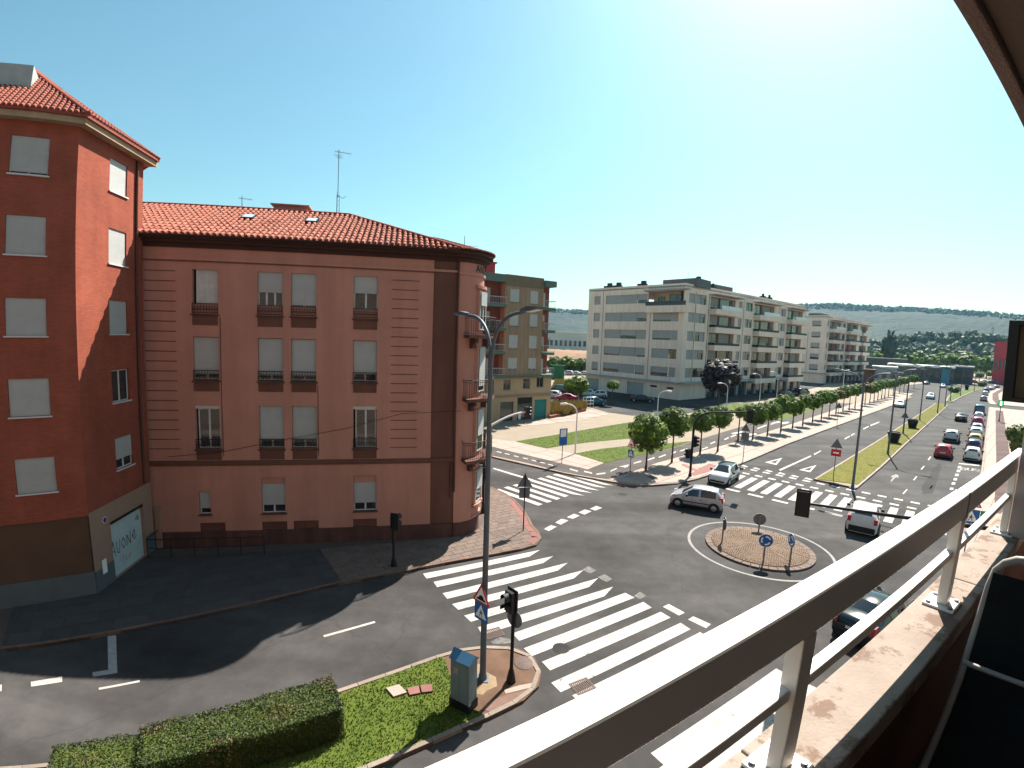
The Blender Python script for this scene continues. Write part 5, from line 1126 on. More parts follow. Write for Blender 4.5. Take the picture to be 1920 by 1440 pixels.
# stations: x, top z, belt z, half width, roof half width
def shape(kind):
    if kind=='hatch': L_,W,st=3.5,1.63,[(-1.72,.62,.55,.70,.60),(-1.70,.95,.84,.74,.64),(-1.60,1.14,.93,.77,.62),(-1.32,1.40,.94,.80,.56),(-.85,1.47,.93,.815,.57),(-.2,1.48,.91,.815,.58),(.28,1.43,.89,.815,.57),(.62,1.22,.88,.81,.60),(1.0,.97,.86,.80,.70),(1.40,.86,.78,.77,.68),(1.62,.74,.66,.70,.62),(1.72,.56,.52,.62,.55)]; rw,fw,cab=(2,3),(6,8),(2,7)
    elif kind=='suv': L_,W,st=4.1,1.76,[(-2.02,.75,.62,.76,.64),(-2.0,1.08,.95,.80,.68),(-1.88,1.28,1.0,.83,.66),(-1.62,1.52,1.02,.86,.60),(-1.0,1.58,1.02,.88,.62),(-.2,1.59,1.0,.88,.63),(.35,1.54,.98,.88,.62),(.78,1.28,.97,.87,.66),(1.1,1.06,.95,.86,.76),(1.65,.98,.88,.83,.74),(1.95,.86,.74,.76,.68),(2.04,.62,.56,.68,.6)]; rw,fw,cab=(2,3),(6,8),(2,7)
    elif kind=='sedan': L_,W,st=4.4,1.75,[(-2.2,.66,.58,.74,.62),(-2.16,.96,.84,.78,.68),(-1.75,1.02,.9,.82,.70),(-1.35,1.10,.92,.84,.66),(-.8,1.40,.92,.86,.57),(-.1,1.44,.91,.865,.58),(.4,1.40,.90,.865,.57),(.85,1.17,.89,.86,.62),(1.2,.97,.87,.85,.74),(1.75,.87,.8,.81,.72),(2.1,.74,.66,.74,.66),(2.2,.56,.52,.66,.58)]; rw,fw,cab=(3,4),(6,8),(3,7)
    else: L_,W,st=4.8,1.9,[(-2.38,.8,.6,.86,.78),(-2.36,1.5,1.05,.9,.82),(-2.3,1.86,1.1,.92,.80),(-2.0,1.93,1.12,.94,.80),(-1.0,1.95,1.12,.95,.81),(.2,1.95,1.1,.95,.81),(1.0,1.90,1.08,.95,.80),(1.45,1.55,1.06,.94,.80),(1.85,1.14,1.02,.93,.82),(2.15,1.02,.9,.88,.78),(2.34,.84,.7,.82,.74),(2.4,.6,.55,.76,.68)]; rw,fw,cab=(2,3),(6,8),(3,7)
    return L_,W,st,rw,fw,cab
_cm={}
def carmesh(kind):
    if kind in _cm: return _cm[kind]
    L_,W,st,rw,fw,cab=shape(kind); zb=.2
    def sec(s_):
        x,zt,zbelt,hw,rh=s_; zbelt=min(zbelt,zt-.03)
        half=[(0,zb),(hw*.86,zb),(hw*.985,zb+.14),(hw,zb+(zbelt-zb)*.62),(hw*.965,zbelt),(rh,zt-.05 if zt-zbelt>.15 else zt-.015),(rh*.8,zt-.004),(0,zt+.012)]
        return [(x,-y,z) for y,z in half]+[(x,y,z) for y,z in half[-2:0:-1]]
    rings=[sec(s_) for s_ in st]; n=len(rings[0]); b=MB(); vs=[v for r in rings for v in r]
    fs=[(i*n+k,(i+1)*n+k,(i+1)*n+(k+1)%n,i*n+(k+1)%n) for i in range(len(rings)-1) for k in range(n)]
    b.add(vs,[f for f in fs],0,True); b.add(rings[0],[tuple(range(n))]); b.add(rings[-1],[tuple(range(n-1,-1,-1))])
    # dark sill band
    body=b.mesh('body',m_white)
    def patch(i0,i1,ks,shr=.1,off=.012,mt=m_cglass,name='glass'):
        m=MB()
        P_=[[Vector(rings[i][k%n]) for k in ks] for i in range(i0,i1+1)]
        a,bb,c,d=P_[0][0],P_[0][-1],P_[-1][-1],P_[-1][0]; cen=(a+bb+c+d)/4; nn=(bb-a).cross(d-a).normalized()
        if nn.dot(cen-Vector((0,0,.6)))<0: nn=-nn
        rows=[]
        for r in P_: rows+= [cen+(q-cen)*(1-shr)+nn*off for q in r]
        w_=len(ks); m.add(rows,[(i*w_+k,(i+1)*w_+k,(i+1)*w_+k+1,i*w_+k+1) for i in range(i1-i0) for k in range(w_-1)],0,True)
        return m.mesh(name,mt)
    parts=[]
    parts.append(('windscreen',patch(fw[0],fw[1],[5,6,7,8,9],.1,.014)))
    parts.append(('rear_window',patch(rw[0]-(0 if kind!='van' else 1),rw[1],[5,6,7,8,9],.16,.014)))
    c0,c1=cab; mid=(c0+c1)//2+ (1 if kind!='sedan' else 0)
    for ks in ([4,5],[9,10]):
        parts.append(('side_window',patch(c0+ (1 if kind!='sedan' else 1),mid,ks,.14,.016))); parts.append(('side_window',patch(mid,c1,ks,.14,.016)))
    xf=st[-2][0]; xr=st[0][0]; zb_=st[-3][2]
    def bx(name,mt,*a): parts.append((name,MB().box(*a).mesh(name,mt)))
    hwf=st[-3][3]; hwr=st[1][3]
    for s_ in (-1,1):
        y=s_*(hwf-.13); parts.append(('headlight',MB().add([(xf+.03,y-.12,zb_+.02),(xf+.03,y+.12,zb_+.02),(xf-.2,y+s_*.07+.1,zb_+.13),(xf-.2,y+s_*.07-.1,zb_+.13),(xf-.12,y-.12,zb_-.05),(xf-.12,y+.12,zb_-.05)],[(0,1,2,3),(0,4,5,1),(1,5,2),(0,3,4)]).mesh('headlight',m_head)))
        yr=s_*(hwr-.1); z0=st[1][2]; parts.append(('tail_light',MB().box(xr-.015,xr+.28,yr-.09,yr+.105,z0-.12,z0+.22).mesh('tail_light',m_tail)))
        parts.append(('mirror',MB().box(st[7][0]-.08,st[7][0]+.05,s_*(st[7][3]+.1)-.09,s_*(st[7][3]+.1)+.09,st[7][2]+.02,st[7][2]+.17).mesh('mirror',m_trim)))
        for xd in (-.62,.28,.86): parts.append(('door_seam',MB().box(xd-.007,xd+.007,s_*W/2*.988-.012,s_*W/2*.988+.012,.36,st[5][2]-.06).mesh('door_seam',m_trim)))
        parts.append(('door_handle',MB().box(-.42,-.26,s_*W/2*.985-.01,s_*W/2*.985+.018,st[5][2]-.16,st[5][2]-.12).mesh('door_handle',m_trim)))
        parts.append(('rub_strip',MB().box(-.95,.98,s_*W/2*.995-.012,s_*W/2*.995+.012,.50,.56).mesh('rub_strip',m_trim)))
        parts.append(('sill_trim',MB().box(-L_/2+.75,L_/2-.75,s_*W/2*.99-.02,s_*W/2*.99+.02,.24,.34).mesh('sill_trim',m_trim)))
    bx('number_plate',m_platew,xf+.08,xf+.125,-.26,.26,.42,.53); bx('number_plate',m_platew,xr-.03,xr-.012,-.26,.26,.62,.73)
    bx('front_bumper',m_trim,xf-.02,xf+.115,-hwf*.72,hwf*.72,.26,.4); bx('rear_bumper',m_trim,xr-.03,xr+.1,-hwr*.88,hwr*.88,.24,.42 if kind!='suv' else .60)
    r=.30 if kind in('hatch','sedan') else .34; wb=L_*.335
    wm=MB().lathe([(.0,-.1),(r*.62,-.1),(r*.9,-.105),(r,-.08),(r,.08),(r*.9,.105),(0,.1)],20).mesh('tyre',m_tyre); rm=MB().lathe([(0,.112),(r*.2,.115),(r*.6,.107),(r*.64,.1)],16); 
    rm.lathe([(0,-.112),(r*.2,-.115),(r*.6,-.107),(r*.64,-.1)],16); rm=rm.mesh('rim',m_rim)
    ar=MB()
    arch=MB().lathe([(0,-.012),(r*1.17,-.012),(r*1.2,0),(r*1.17,.012),(0,.012)],20).mesh('wheel_arch',m_trim)
    _cm[kind]=(body,parts,wm,rm,arch,r,wb,W); return _cm[kind]
def car(kind,col,p,heading,label,group='cars on the avenue',rough=.28,z0=0.0,roofcol=None,metal=0):
    body,parts,wm,rm,arch,r,wb,W=carmesh(kind)
    C_=thing('car' if kind!='van' else 'van',label,'car' if kind!='van' else 'van',Matrix.Translation((p[0],p[1],z0+.012))@Matrix.Rotation(rad(90-heading),4,'Z'),group)
    b=new('body',body,C_); b.material_slots[0].link='OBJECT'; b.material_slots[0].material=paint(col,rough,metal)
    for nm,me in parts: new(nm,me,C_)
    for sx_ in (-1,1):
        for sy in (-1,1):
            Mx=Matrix.Translation((sx_*wb,sy*(W/2-.1),r))@Matrix.Rotation(rad(90),4,'X'); o=new('wheel',wm,C_,Mx); new('rim',rm,o)
            new('wheel_arch',arch,C_,Matrix.Translation((sx_*wb,sy*(W/2-.005),r+.02))@Matrix.Rotation(rad(90),4,'X'))
    if roofcol is not None:
        _,_,st,_,_,_=shape(kind); i0,i1=3,6; m=MB(); vs=[]
        for i in range(i0,i1+1):
            x,zt,zb,hw,rh=st[i]; vs+=[(x,-rh*.97,zt-.028),(x,-rh*.78,zt+.008),(x,0,zt+.024),(x,rh*.78,zt+.008),(x,rh*.97,zt-.028)]
        m.add(vs,[(i*5+k,(i+1)*5+k,(i+1)*5+k+1,i*5+k+1) for i in range(i1-i0) for k in range(4)],0,True); m.obj('roof_panel',paint(roofcol,.2),C_)
    return C_
azof=lambda a,b: math.degrees(math.atan2(b[0]-a[0],b[1]-a[1]))
a,b=G(1272,951,0),G(1336,962,0); off=dirv(azof(b,a)+90)*-.0
hd=azof(b,a); car('hatch',(.38,.37,.385),(a+b)/2+dirv(hd+90)*.72,hd,'silver hatchback turning past the zebra into the side street','cars near the roundabout',.3,metal=.25)
pa=G(1330,908,0); pbk=G(1384,884,0); 
car('hatch',(.55,.55,.56),G(1357,903,0)+dirv(30)*.15,azof(G(1392,881,0),G(1338,916,0)),'white small car with dark glass roof at the tree corner','cars near the roundabout',.25,roofcol=(.012,.02,.025))
car('suv',(.52,.52,.52),G(1613,992,0)+dirv(AV)*.6,41,'white and black crossover driving off across the avenue crossing','cars near the roundabout',.25)
car('sedan',(.008,.012,.016),ALG*21.6+OUT*6.1,58+2,'black car glimpsed between the balcony rails','cars near the roundabout',.15)
car('hatch',(.42,.03,.04),G(1768,856,0),AV,'red hatchback driving away in the avenue lane','moving cars on the avenue',.3)
car('suv',(.46,.46,.46),G(1783,827,0),AV,'pale grey crossover ahead of the red hatchback','moving cars on the avenue',.3)
car('sedan',(.012,.01,.014),G(1801,789,0),AV,'black car driving away beside the parked van','moving cars on the avenue')
car('sedan',(.6,.6,.6),G(1687,763,0),AV+180,'white and dark oncoming car nearest the tree pavement','moving cars on the avenue'); car('suv',(.6,.62,.66),G(1744,748,0),AV+180,'white oncoming car in the middle of the far avenue','moving cars on the avenue'); car('sedan',(.55,.53,.6),G(1767,727,0),AV+180,'farthest oncoming pale car on the avenue','moving cars on the avenue')
base=P2([(1822,862),(1836,776)],0); dd=base[1]-base[0]
PK_=[('hatch',(.55,.55,.53),0,'white parked hatchback nearest to the bus bay'),('hatch',(.03,.035,.09),.118,'navy parked car behind the nearest white hatchback'),('hatch',(.5,.33,.08),.215,'yellow parked car in the kerb row'),('suv',(.55,.55,.58),.33,'white parked car beyond the yellow one'),('hatch',(.45,.45,.47),.44,'pale parked car before the magenta one'),('suv',(.30,.01,.09),.60,'magenta parked crossover in the kerb row'),('hatch',(.6,.6,.6),.78,'white parked car just before the blue van'),('van',(.03,.09,.15),1.0,'blue parked van at the far end of the kerb row')]
for kd,cl,t,lb in PK_: car(kd,cl,base[0]+dd*t,AV,lb,'cars parked along the kerb')
for i,(x,y,cl,kd,lb) in enumerate(((1844,752,(.3,.25,.33),'hatch','pale violet parked car beyond the side road'),(1847,742,(.5,.5,.52),'hatch','white parked car second beyond the side road'),(1849,736,(.05,.06,.08),'suv','dark parked car third beyond the side road'),(1859,731,(.4,.4,.4),'sedan','grey parked car on the far bend'),(1868,728,(.15,.05,.12),'sedan','dark plum parked car on the far bend'),(1840,724,(.02,.02,.02),'sedan','black car at the far end of the avenue'),(1736,721,(.12,.13,.15),'sedan','dark parked car at the end of the tree row'))): car(kd,cl,G(x,y,0),AV+(10 if i>2 else 0),lb,'cars beyond the side road')
# car park beside the cream block
for kd,cl,x,y,hd_,lb in (('sedan',(.01,.012,.015),1204,754,110,'black sedan parked before the garage of the cream block'),('hatch',(.55,.6,.64),1122,745,285,'pale blue hatchback parked by the garage of the cream block'),('hatch',(.5,.55,.55),1098,743,285,'white hatchback beside the pale blue one'),('sedan',(.30,.012,.06),1061,752,280,'magenta parked sedan beside the tan house'),('van',(.012,.014,.018),1052,739,300,'black van behind the magenta sedan'),('hatch',(.5,.5,.5),1035,746,300,'white car half hidden by the tan house'),('suv',(.02,.10,.14),1113,760,70,'teal car behind the bin cage'),('van',(.03,.02,.035),1503,742,60,'dark violet van before the shops'),('sedan',(.02,.02,.022),1475,744,60,'black car behind the dark violet van')):
    car(kd,cl,G(x,y,.12),hd_,lb,'cars in the side car park',z0=.12)
random.seed(11)
for i in range(9):
    x=1040+i*7.6; y=(699,704)[i%2]; c=random.choice(((.6,.6,.6),(.5,.52,.55),(.04,.05,.06),(.55,.55,.55)))
    nm='white' if c[0]>.3 else 'dark'
    car('sedan' if i%3 else 'suv',c,G(x,y,0),285,'%s car in the far car park, %s from the left'%(nm,['first','second','third','fourth','fifth','sixth','seventh','eighth','ninth'][i]),'cars in the far car park')
# ================================================================== VEGETATION
m_leaf=leafmat('tree_leaf',(.05,.098,.012),(.105,.155,.022),.35,.12); m_leafd=leafmat('dark_red_leaf',(.012,.008,.012),(.03,.016,.02),.1); m_leafo=leafmat('bronzed_leaf',(.06,.065,.012),(.12,.09,.02),.25); m_bark=mat('bark',(.09,.055,.04),.9,.2,6,.4,30)
m_hedge=leafmat('hedge_leaf',(.028,.048,.010),(.06,.08,.016),.2,0); m_hedgeb=leafmat('hedge_leaf_brown',(.10,.06,.025),(.14,.09,.035),.2,0)
def crown(seed,n,leaf,clumps,core=.74,mats=None,squash=1.0,tall=False):
    rs=random.Random(seed); m=MB(); cs=[]
    for i in range(clumps):
        z=1-2*(i+.5)/clumps; a=i*2.39996+rs.uniform(-.3,.3); r=math.sqrt(1-z*z); k=rs.uniform(.74,.94); cs.append((Vector((r*math.cos(a),r*math.sin(a),z))*k,rs.uniform(.17,.30)))
    vs=[];fs=[];mi=[]
    for i in range(n):
        c,cr=cs[rs.randrange(clumps)]; d=Vector((rs.gauss(0,1),rs.gauss(0,1),rs.gauss(0,1))).normalized(); p=c+d*cr*rs.uniform(.55,1.0)
        if p.length>1.06: p*=1.06/p.length
        nrm=(p.normalized()*.9+d*.7+Vector((rs.uniform(-.6,.6),rs.uniform(-.6,.6),rs.uniform(-.3,.6)))).normalized()
        t=nrm.cross(Vector((rs.uniform(-1,1),rs.uniform(-1,1),rs.uniform(-1,1)))).normalized(); b=nrm.cross(t); s_=leaf*rs.uniform(.7,1.3)
        o=len(vs); vs+=[p-t*s_,p+b*s_*.55,p+t*s_,p-b*s_*.55]; fs.append((o,o+1,o+2,o+3))
    m.add(vs,fs,0)
    if core:
        n1,n2=10,7; vv=[(0,0,-core)]+[(core*rs.uniform(.85,1.08)*math.sin(math.pi*(j)/n2)*math.cos(2*math.pi*i/n1),core*rs.uniform(.85,1.08)*math.sin(math.pi*j/n2)*math.sin(2*math.pi*i/n1),-core*math.cos(math.pi*j/n2)) for j in range(1,n2) for i in range(n1)]+[(0,0,core)]
        ff=[(0,1+(i+1)%n1,1+i) for i in range(n1)]+[(1+(j-1)*n1+i,1+(j-1)*n1+(i+1)%n1,1+j*n1+(i+1)%n1,1+j*n1+i) for j in range(1,n2-1) for i in range(n1)]+[(len(vv)-1,1+(n2-2)*n1+i,1+(n2-2)*n1+(i+1)%n1) for i in range(n1)]
        m.add(vv,ff,0)
    return m
C0=[crown(s_,2600,.085,46).mesh('crown',m_leaf) for s_ in (1,2,3)]; CB=[crown(s_,900,.14,34).mesh('crown',m_leaf) for s_ in (4,5,6)]; CBo=crown(8,900,.14,34).mesh('crown',m_leafo)
def trunkmesh(h,r=.07,seed=0):
    rs=random.Random(seed); m=MB(); m.tube([(0,0,0),(rs.uniform(-.04,.04),rs.uniform(-.04,.04),h*.5),(0,0,h),(0,0,h*1.25)],[r*1.5,r,r*.85,r*.5],8)
    for i in range(5): a=i*1.26+rs.uniform(-.3,.3); m.tube([(0,0,h*.97),(math.cos(a)*h*.16,math.sin(a)*h*.16,h*1.15),(math.cos(a)*h*.32,math.sin(a)*h*.32,h*1.4)],[r*.5,r*.38,r*.2],5)
    return m
_tk={}
def tree(p,h,cr,ch_,label,cm,trunk_h,group,name='avenue_tree',z0=.1,tr=.075):
    T_=thing(name,label,'tree',Matrix.Translation((p[0],p[1],z0)),group); k=round(trunk_h,1)
    if (k,tr) not in _tk: _tk[(k,tr)]=trunkmesh(k,tr,int(k*10)).mesh('trunk',m_bark)
    new('trunk',_tk[(k,tr)],T_); new('crown',cm,T_,Matrix.Translation((0,0,h-ch_/2))@Matrix.Rotation(random.uniform(0,6.28),4,'Z')@Matrix.Rotation(random.uniform(-.12,.12),4,'X')@Matrix.Diagonal((cr*random.uniform(.9,1.1),cr*random.uniform(.9,1.1),ch_/2*random.uniform(.92,1.08),1)))
    return T_
random.seed(21)
TR=[(1210.8,882.5,1.95,3.3),(1259.7,867.5,1.75,2.9),(1312.8,851.7,1.5,2.6),(1345.8,846.7,1.5,2.5),(1384,828,.75,1.3),(1411.3,824,1.7,2.8),(1439,816.6,1.6,2.7),(1463.8,810,1.45,2.5),(1486,802.5,1.6,2.7),(1505,797,1.2,2.2),(1523.4,791,1.5,2.5),(1539.7,785.6,1.4,2.4),(1554,781,1.4,2.4),(1567,776,1.35,2.2),(1580,771.6,1.4,2.3),(1591.6,768.5,1.5,2.4),(1602.5,765,1.5,2.4),(1621,759.5,1.5,2.4),(1630,756,1.5,2.4),(1638,753,1.5,2.4),(1645,750.5,1.5,2.4),(1652,748,1.5,2.4),(1658,746,1.5,2.4),(1665,743.5,1.6,2.5),(1674,740.5,1.6,2.5),(1686,737,1.6,2.5),(1694,734,1.6,2.5),(1703,731,1.6,2.5),(1713,727.5,1.6,2.5)]
ORD=['first','second','third','fourth','fifth','sixth','seventh','eighth','ninth','tenth','eleventh','twelfth','thirteenth','fourteenth','fifteenth','sixteenth','seventeenth','eighteenth','nineteenth','twentieth','twenty-first','twenty-second','twenty-third','twenty-fourth','twenty-fifth','twenty-sixth','twenty-seventh','twenty-eighth','twenty-ninth']
for i,(x,y,cr,ch_) in enumerate(TR):
    lb='largest round leafy tree, nearest of the avenue row' if i==0 else ('thin young tree with a sparse crown, fifth in the avenue row' if i==4 else 'round-headed tree, %s from the near end of the avenue row'%ORD[i])
    cr*=.92; p=G(x,y,.12); hh=(5.15 if i<2 else 4.7)+random.uniform(-.25,.25)
    if i==4: hh=4.1
    tree(p,hh,cr,ch_,lb,C0[i%3] if i<7 else (CBo if i in (4,13,17) else CB[i%3]),hh-ch_*.8,'row of avenue trees')
# dark red tree and small trees by the cream block
CD=crown(12,2600,.10,40,.5).mesh('crown',m_leafd)
tree(G(1347,764,.12),8.6,3.6,5.6,'dark purple-leaved tree before the corner of the cream block',CD,3.6,None,'purple_tree',tr=.13)
tree(G(1147,760,.12),4.6,1.1,1.9,'small round tree before the garage of the cream block',CB[0],3.1,'small trees in the car park','small_tree'); tree(G(1080,757,.12),5.0,2.2,3.4,'bushy round tree among the parked cars by the tan house',CB[1],2.2,'small trees in the car park','small_tree')
# hedge on the near island
HP=Vector((-4.72,11.62,.1)); HF=Matrix.Translation(HP)@Matrix.Rotation(rad(90-57.4),4,'Z')
HG=thing('hedge','clipped green box hedge with a lower left end on the near island','hedge',HF)
def hedge(x0,x1,y0,y1,h,n,name,seed):
    rs=random.Random(seed); m=MB(); e=.1; vs=[];fs=[];mi=[]
    core=MB().box(x0+e,x1-e,y0+e,y1-e,0,h-e).obj(name+'_core',m_grass,HG)
    A=[((x1-x0)*(y1-y0),'t'),((x1-x0)*h,'f'),((x1-x0)*h,'b'),((y1-y0)*h,'l'),((y1-y0)*h,'r')]; tot=sum(a for a,_ in A); b1=[];b2=[]
    for a,k in A:
        for i in range(int(n*a/tot)):
            u,v=rs.random(),rs.random(); w_=rs.uniform(-.08,.02)+.035*math.sin(u*17+v*9)*math.sin(v*5+u*3)
            p,nn={'t':((x0+(x1-x0)*u,y0+(y1-y0)*v,h+w_),(0,0,1)),'f':((x0+(x1-x0)*u,y0-w_,h*v),(0,-1,0)),'b':((x0+(x1-x0)*u,y1+w_,h*v),(0,1,0)),'l':((x0-w_,y0+(y1-y0)*u,h*v),(-1,0,0)),'r':((x1+w_,y0+(y1-y0)*u,h*v),(1,0,0))}[k]
            nn=(Vector(nn)*.8+Vector((rs.uniform(-1,1),rs.uniform(-1,1),rs.uniform(-.5,1)))).normalized(); t=nn.cross(Vector((rs.uniform(-1,1),rs.uniform(-1,1),rs.uniform(-1,1)))).normalized(); b=nn.cross(t); s_=rs.uniform(.018,.04); p=Vector(p)
            br=(math.sin(p.x*2.1+1.3)*math.sin(p.y*3.3+p.x*.8)>.62 and rs.random()<.3) or rs.random()<.03
            (b2 if br else b1).append([p-t*s_,p+b*s_*.6,p+t*s_,p-b*s_*.6])
    for q,mi_ in ((b1,0),(b2,1)):
        vs=[v for f in q for v in f]; m.add(vs,[(4*i,4*i+1,4*i+2,4*i+3) for i in range(len(q))],mi_)
    o=m.obj(name,[m_hedge,m_hedgeb],HG); o['kind']='stuff'
hedge(-4.75,.12,-.72,.72,1.0,26000,'foliage',5); hedge(-6.9,-4.66,-.70,.69,.9,9500,'low_foliage',6)
# weeds by the tan house
def scatter(name,poly,n,h,mt,label,cat,z=.1,seed=1,wd=.06):
    rs=random.Random(seed); xs=[p[0] for p in poly]; ys=[p[1] for p in poly]; vs=[];fs=[]
    while len(fs)<n:
        x,y=rs.uniform(min(xs),max(xs)),rs.uniform(min(ys),max(ys))
        if not inside(x,y,poly): continue
        a=rs.uniform(0,6.28); hh=h*rs.uniform(.4,1.2); o=len(vs); dx,dy=math.cos(a)*wd,math.sin(a)*wd; lx,ly=rs.uniform(-.3,.3)*h,rs.uniform(-.3,.3)*h
        vs+=[(x-dx,y-dy,z),(x+dx,y+dy,z),(x+lx,y+ly,z+hh)]; fs.append((o,o+1,o+2))
    o=MB().add(vs,fs).obj(name,mt); tag(o,label,cat,kind='stuff'); return o
m_dry=leafmat('dry_grass',(.16,.10,.04),(.11,.09,.025),.3,0)
scatter('weeds',P2([(1029,782),(1060,780),(1098,770),(1098,764),(1060,762),(1028,764)],.12),5000,1.3,m_dry,'tall dry weeds beside the tan house','weeds',seed=2,wd=.1)
scatter('dry_verge',P2([(1029,742),(1062,738),(1100,728),(1100,716),(1040,716)],.0),5000,1.0,m_dry,'dry verge behind the parked cars','weeds',z=0,seed=3,wd=.15)
MB_=P2([(1098,771),(1030,785),(1030,781),(1098,768)],.12); tag(MB().prism([(p.x,p.y) for p in MB_],.05,.5).obj('planter_wall',mat('rust_brick',(.2,.075,.045),.85,.1,1)),'low rust brick wall edging the weeds by the tan house','wall')
# bin cage
_c=G(1098,764,.12); cg=thing('bin_cage','pale metal frame cage at the edge of the weeds','cage',frame(_c,70,.1)); fr=MB()
for x in (0,1.4):
    for y in (0,1.0): fr.tube([(x,y,0),(x,y,1.7)],.04,6)
for z in (.6,1.15,1.68): fr.tube([(0,0,z),(1.4,0,z)],.03,6).tube([(0,0,z),(0,1,z)],.03,6).tube([(1.4,0,z),(1.4,1,z)],.03,6)
fr.obj('frame',m_lampw,cg)
# shrubs on the far right pavement
CS=crown(31,700,.16,26,.7).mesh('crown',leafmat('shrub_leaf',(.05,.09,.02),(.13,.16,.04),.25))
for i,(x,y,s_,lb) in enumerate(((1908,815,.8,'leafy shrub at the right edge above the balcony rail'),(1914,838,.8,'lower leafy shrub at the right edge above the balcony rail'))):
    p=at_dist(x,y,46+3*i); T_=thing('shrub',lb,'shrub',Matrix.Translation((p.x,p.y,.1)),'shrubs at the right edge'); new('crown',CS,T_,Matrix.Translation((0,0,max(.9,p.z-.1)))@Matrix.Scale(s_,4)); MB().tube([(0,0,0),(0,0,max(.9,p.z))],.06,6).obj('stem',m_bark,T_)
# bushes on far median
for i,(x,y,w_) in enumerate(((1788,736,1.9),(1841,724,1.8))):
    p=G(x,y,.12); T_=thing('round_bush',['clipped dark bush on the far median strip','farther clipped dark bush by the end of the avenue'][i],'bush',Matrix.Translation((p.x,p.y,.1)),'clipped bushes'); new('crown',CB[i],T_,Matrix.Translation((0,0,1.0))@Matrix.Diagonal((w_,w_,1.1,1))); MB().tube([(0,0,0),(0,0,.8)],.08,6).obj('stem',m_bark,T_)
# ================================================================== DISTANCE
m_far=leafmat('wood_leaf',(.028,.055,.016),(.055,.085,.02),.15,.0)
m_hill=mat('wooded_hill',(.006,.016,.010),.95,col2=(.018,.030,.017),scale=.012,bump=1.0,bscale=.05,bdist=9,detail=9)
_n=m_hill.node_tree
# bare earth scar patches
no=_n.nodes.new('ShaderNodeTexNoise'); no.inputs['Scale'].default_value=.0035; no.inputs['Detail'].default_value=5; tc=_n.nodes.new('ShaderNodeTexCoord'); _n.links.new(tc.outputs['Object'],no.inputs['Vector'])
mr=_n.nodes.new('ShaderNodeMapRange'); mr.inputs[1].default_value=.60; mr.inputs[2].default_value=.74; mr.inputs[4].default_value=.10; _n.links.new(no.outputs['Fac'],mr.inputs[0])
b_=_n.nodes['Principled BSDF']; src=b_.inputs['Base Color'].links[0].from_socket; mx=_n.nodes.new('ShaderNodeMix'); mx.data_type='RGBA'; mx.inputs[7].default_value=(.20,.145,.10,1); _n.links.new(mr.outputs[0],mx.inputs[0]); _n.links.new(src,mx.inputs[6]); _n.links.new(mx.outputs[2],b_.inputs['Base Color'])
from mathutils import noise as mn
RIDGE=[(-70,3.2),(-20,3.4),(0,3.55),(5,3.6),(9,3.55),(20,3.9),(30,4.6),(35,4.75),(40,4.45),(45,4.2),(48,4.0),(50,3.85),(56,3.6),(75,3.0)]
def ridge(a):
    for (a0,e0),(a1,e1) in zip(RIDGE,RIDGE[1:]):
        if a0<=a<=a1: return e0+(e1-e0)*(a-a0)/(a1-a0)
    return 3
hm=MB(); NA,NR=620,26; vs=[]
for i in range(NA+1):
    a=-65+135*i/NA; top=ridge(a)
    for j in range(NR+1):
        t=j/NR; r=1000+900*t; base=1000*math.tan(rad(.0)); top_=top*1.09; z=(1900*math.tan(rad(top_))+H)*(t**1.25)
        if t>.93: z=(1900*math.tan(rad(top_))+H)*(.93**1.25)*(r/(1000+900*.93))
        x,y=math.sin(rad(a))*r,math.cos(rad(a))*r
        z+=mn.noise(Vector((x*.004,y*.004,0)))*16*t*(1-t)*4+ (mn.noise(Vector((x*.02,y*.02,3)))*4+mn.noise(Vector((x*.06,y*.06,7)))*3.5)*min(1,t*4)
        vs.append((x,y,z-.3))
hm.add(vs,[(i*(NR+1)+j,(i+1)*(NR+1)+j,(i+1)*(NR+1)+j+1,i*(NR+1)+j+1) for i in range(NA) for j in range(NR)],0,True)
struct(hm.obj('hills',m_hill))
# woods at the foot of the hills: one mass of crowns
def wood(name,label,n,a0,a1,r0,r1,hmin,hmax,seed,mt,leaves=90,leaf=.3):
    rs=random.Random(seed); base=[crown(seed*10+k,leaves,leaf,14,.8 if leaves>20 else .62) for k in range(4)]; m=MB()
    for i in range(n):
        a=rad(rs.uniform(a0,a1)); r=rs.uniform(r0,r1); h=rs.uniform(hmin,hmax); s_=h*rs.uniform(.38,.5); b=base[rs.randrange(4)]
        gz=max(0,min(.93,(r-1000)/900))**1.25*(1900*math.tan(rad(1.09*ridge(math.degrees(a))))+H)-3 if r>1000 else rise(math.degrees(a),r)
        M_=Matrix.Translation((math.sin(a)*r,math.cos(a)*r,gz+h*.55))@Matrix.Rotation(rs.uniform(0,6.3),4,'Z')@Matrix.Diagonal((s_,s_,h*.5,1)); m.add([M_@Vector(v) for v in b.v],b.f,0)
    tag(m.obj(name,mt),label,'woodland',kind='stuff')
def rise(a,r): return 34*math.exp(-((a-46)/9)**2)*math.exp(-((r-800)/170)**2)
rs_=MB(); vs=[]
for i in range(61):
    a=20+60*i/60
    for j in range(15): r=480+540*j/14; vs.append((math.sin(rad(a))*r,math.cos(rad(a))*r,rise(a,r)-.4))
rs_.add(vs,[(i*15+j,(i+1)*15+j,(i+1)*15+j+1,i*15+j+1) for i in range(60) for j in range(14)],0,True); struct(rs_.obj('wooded_rise',m_hill))
wood('valley_wood','dense green wood at the foot of the hills',900,-10,62,520,900,9,15,3,m_far,60,.34)
wood('hillside_wood','ragged line of trees along the far ridge',2200,-6,62,1760,1890,7,13,5,m_far,14,.6)
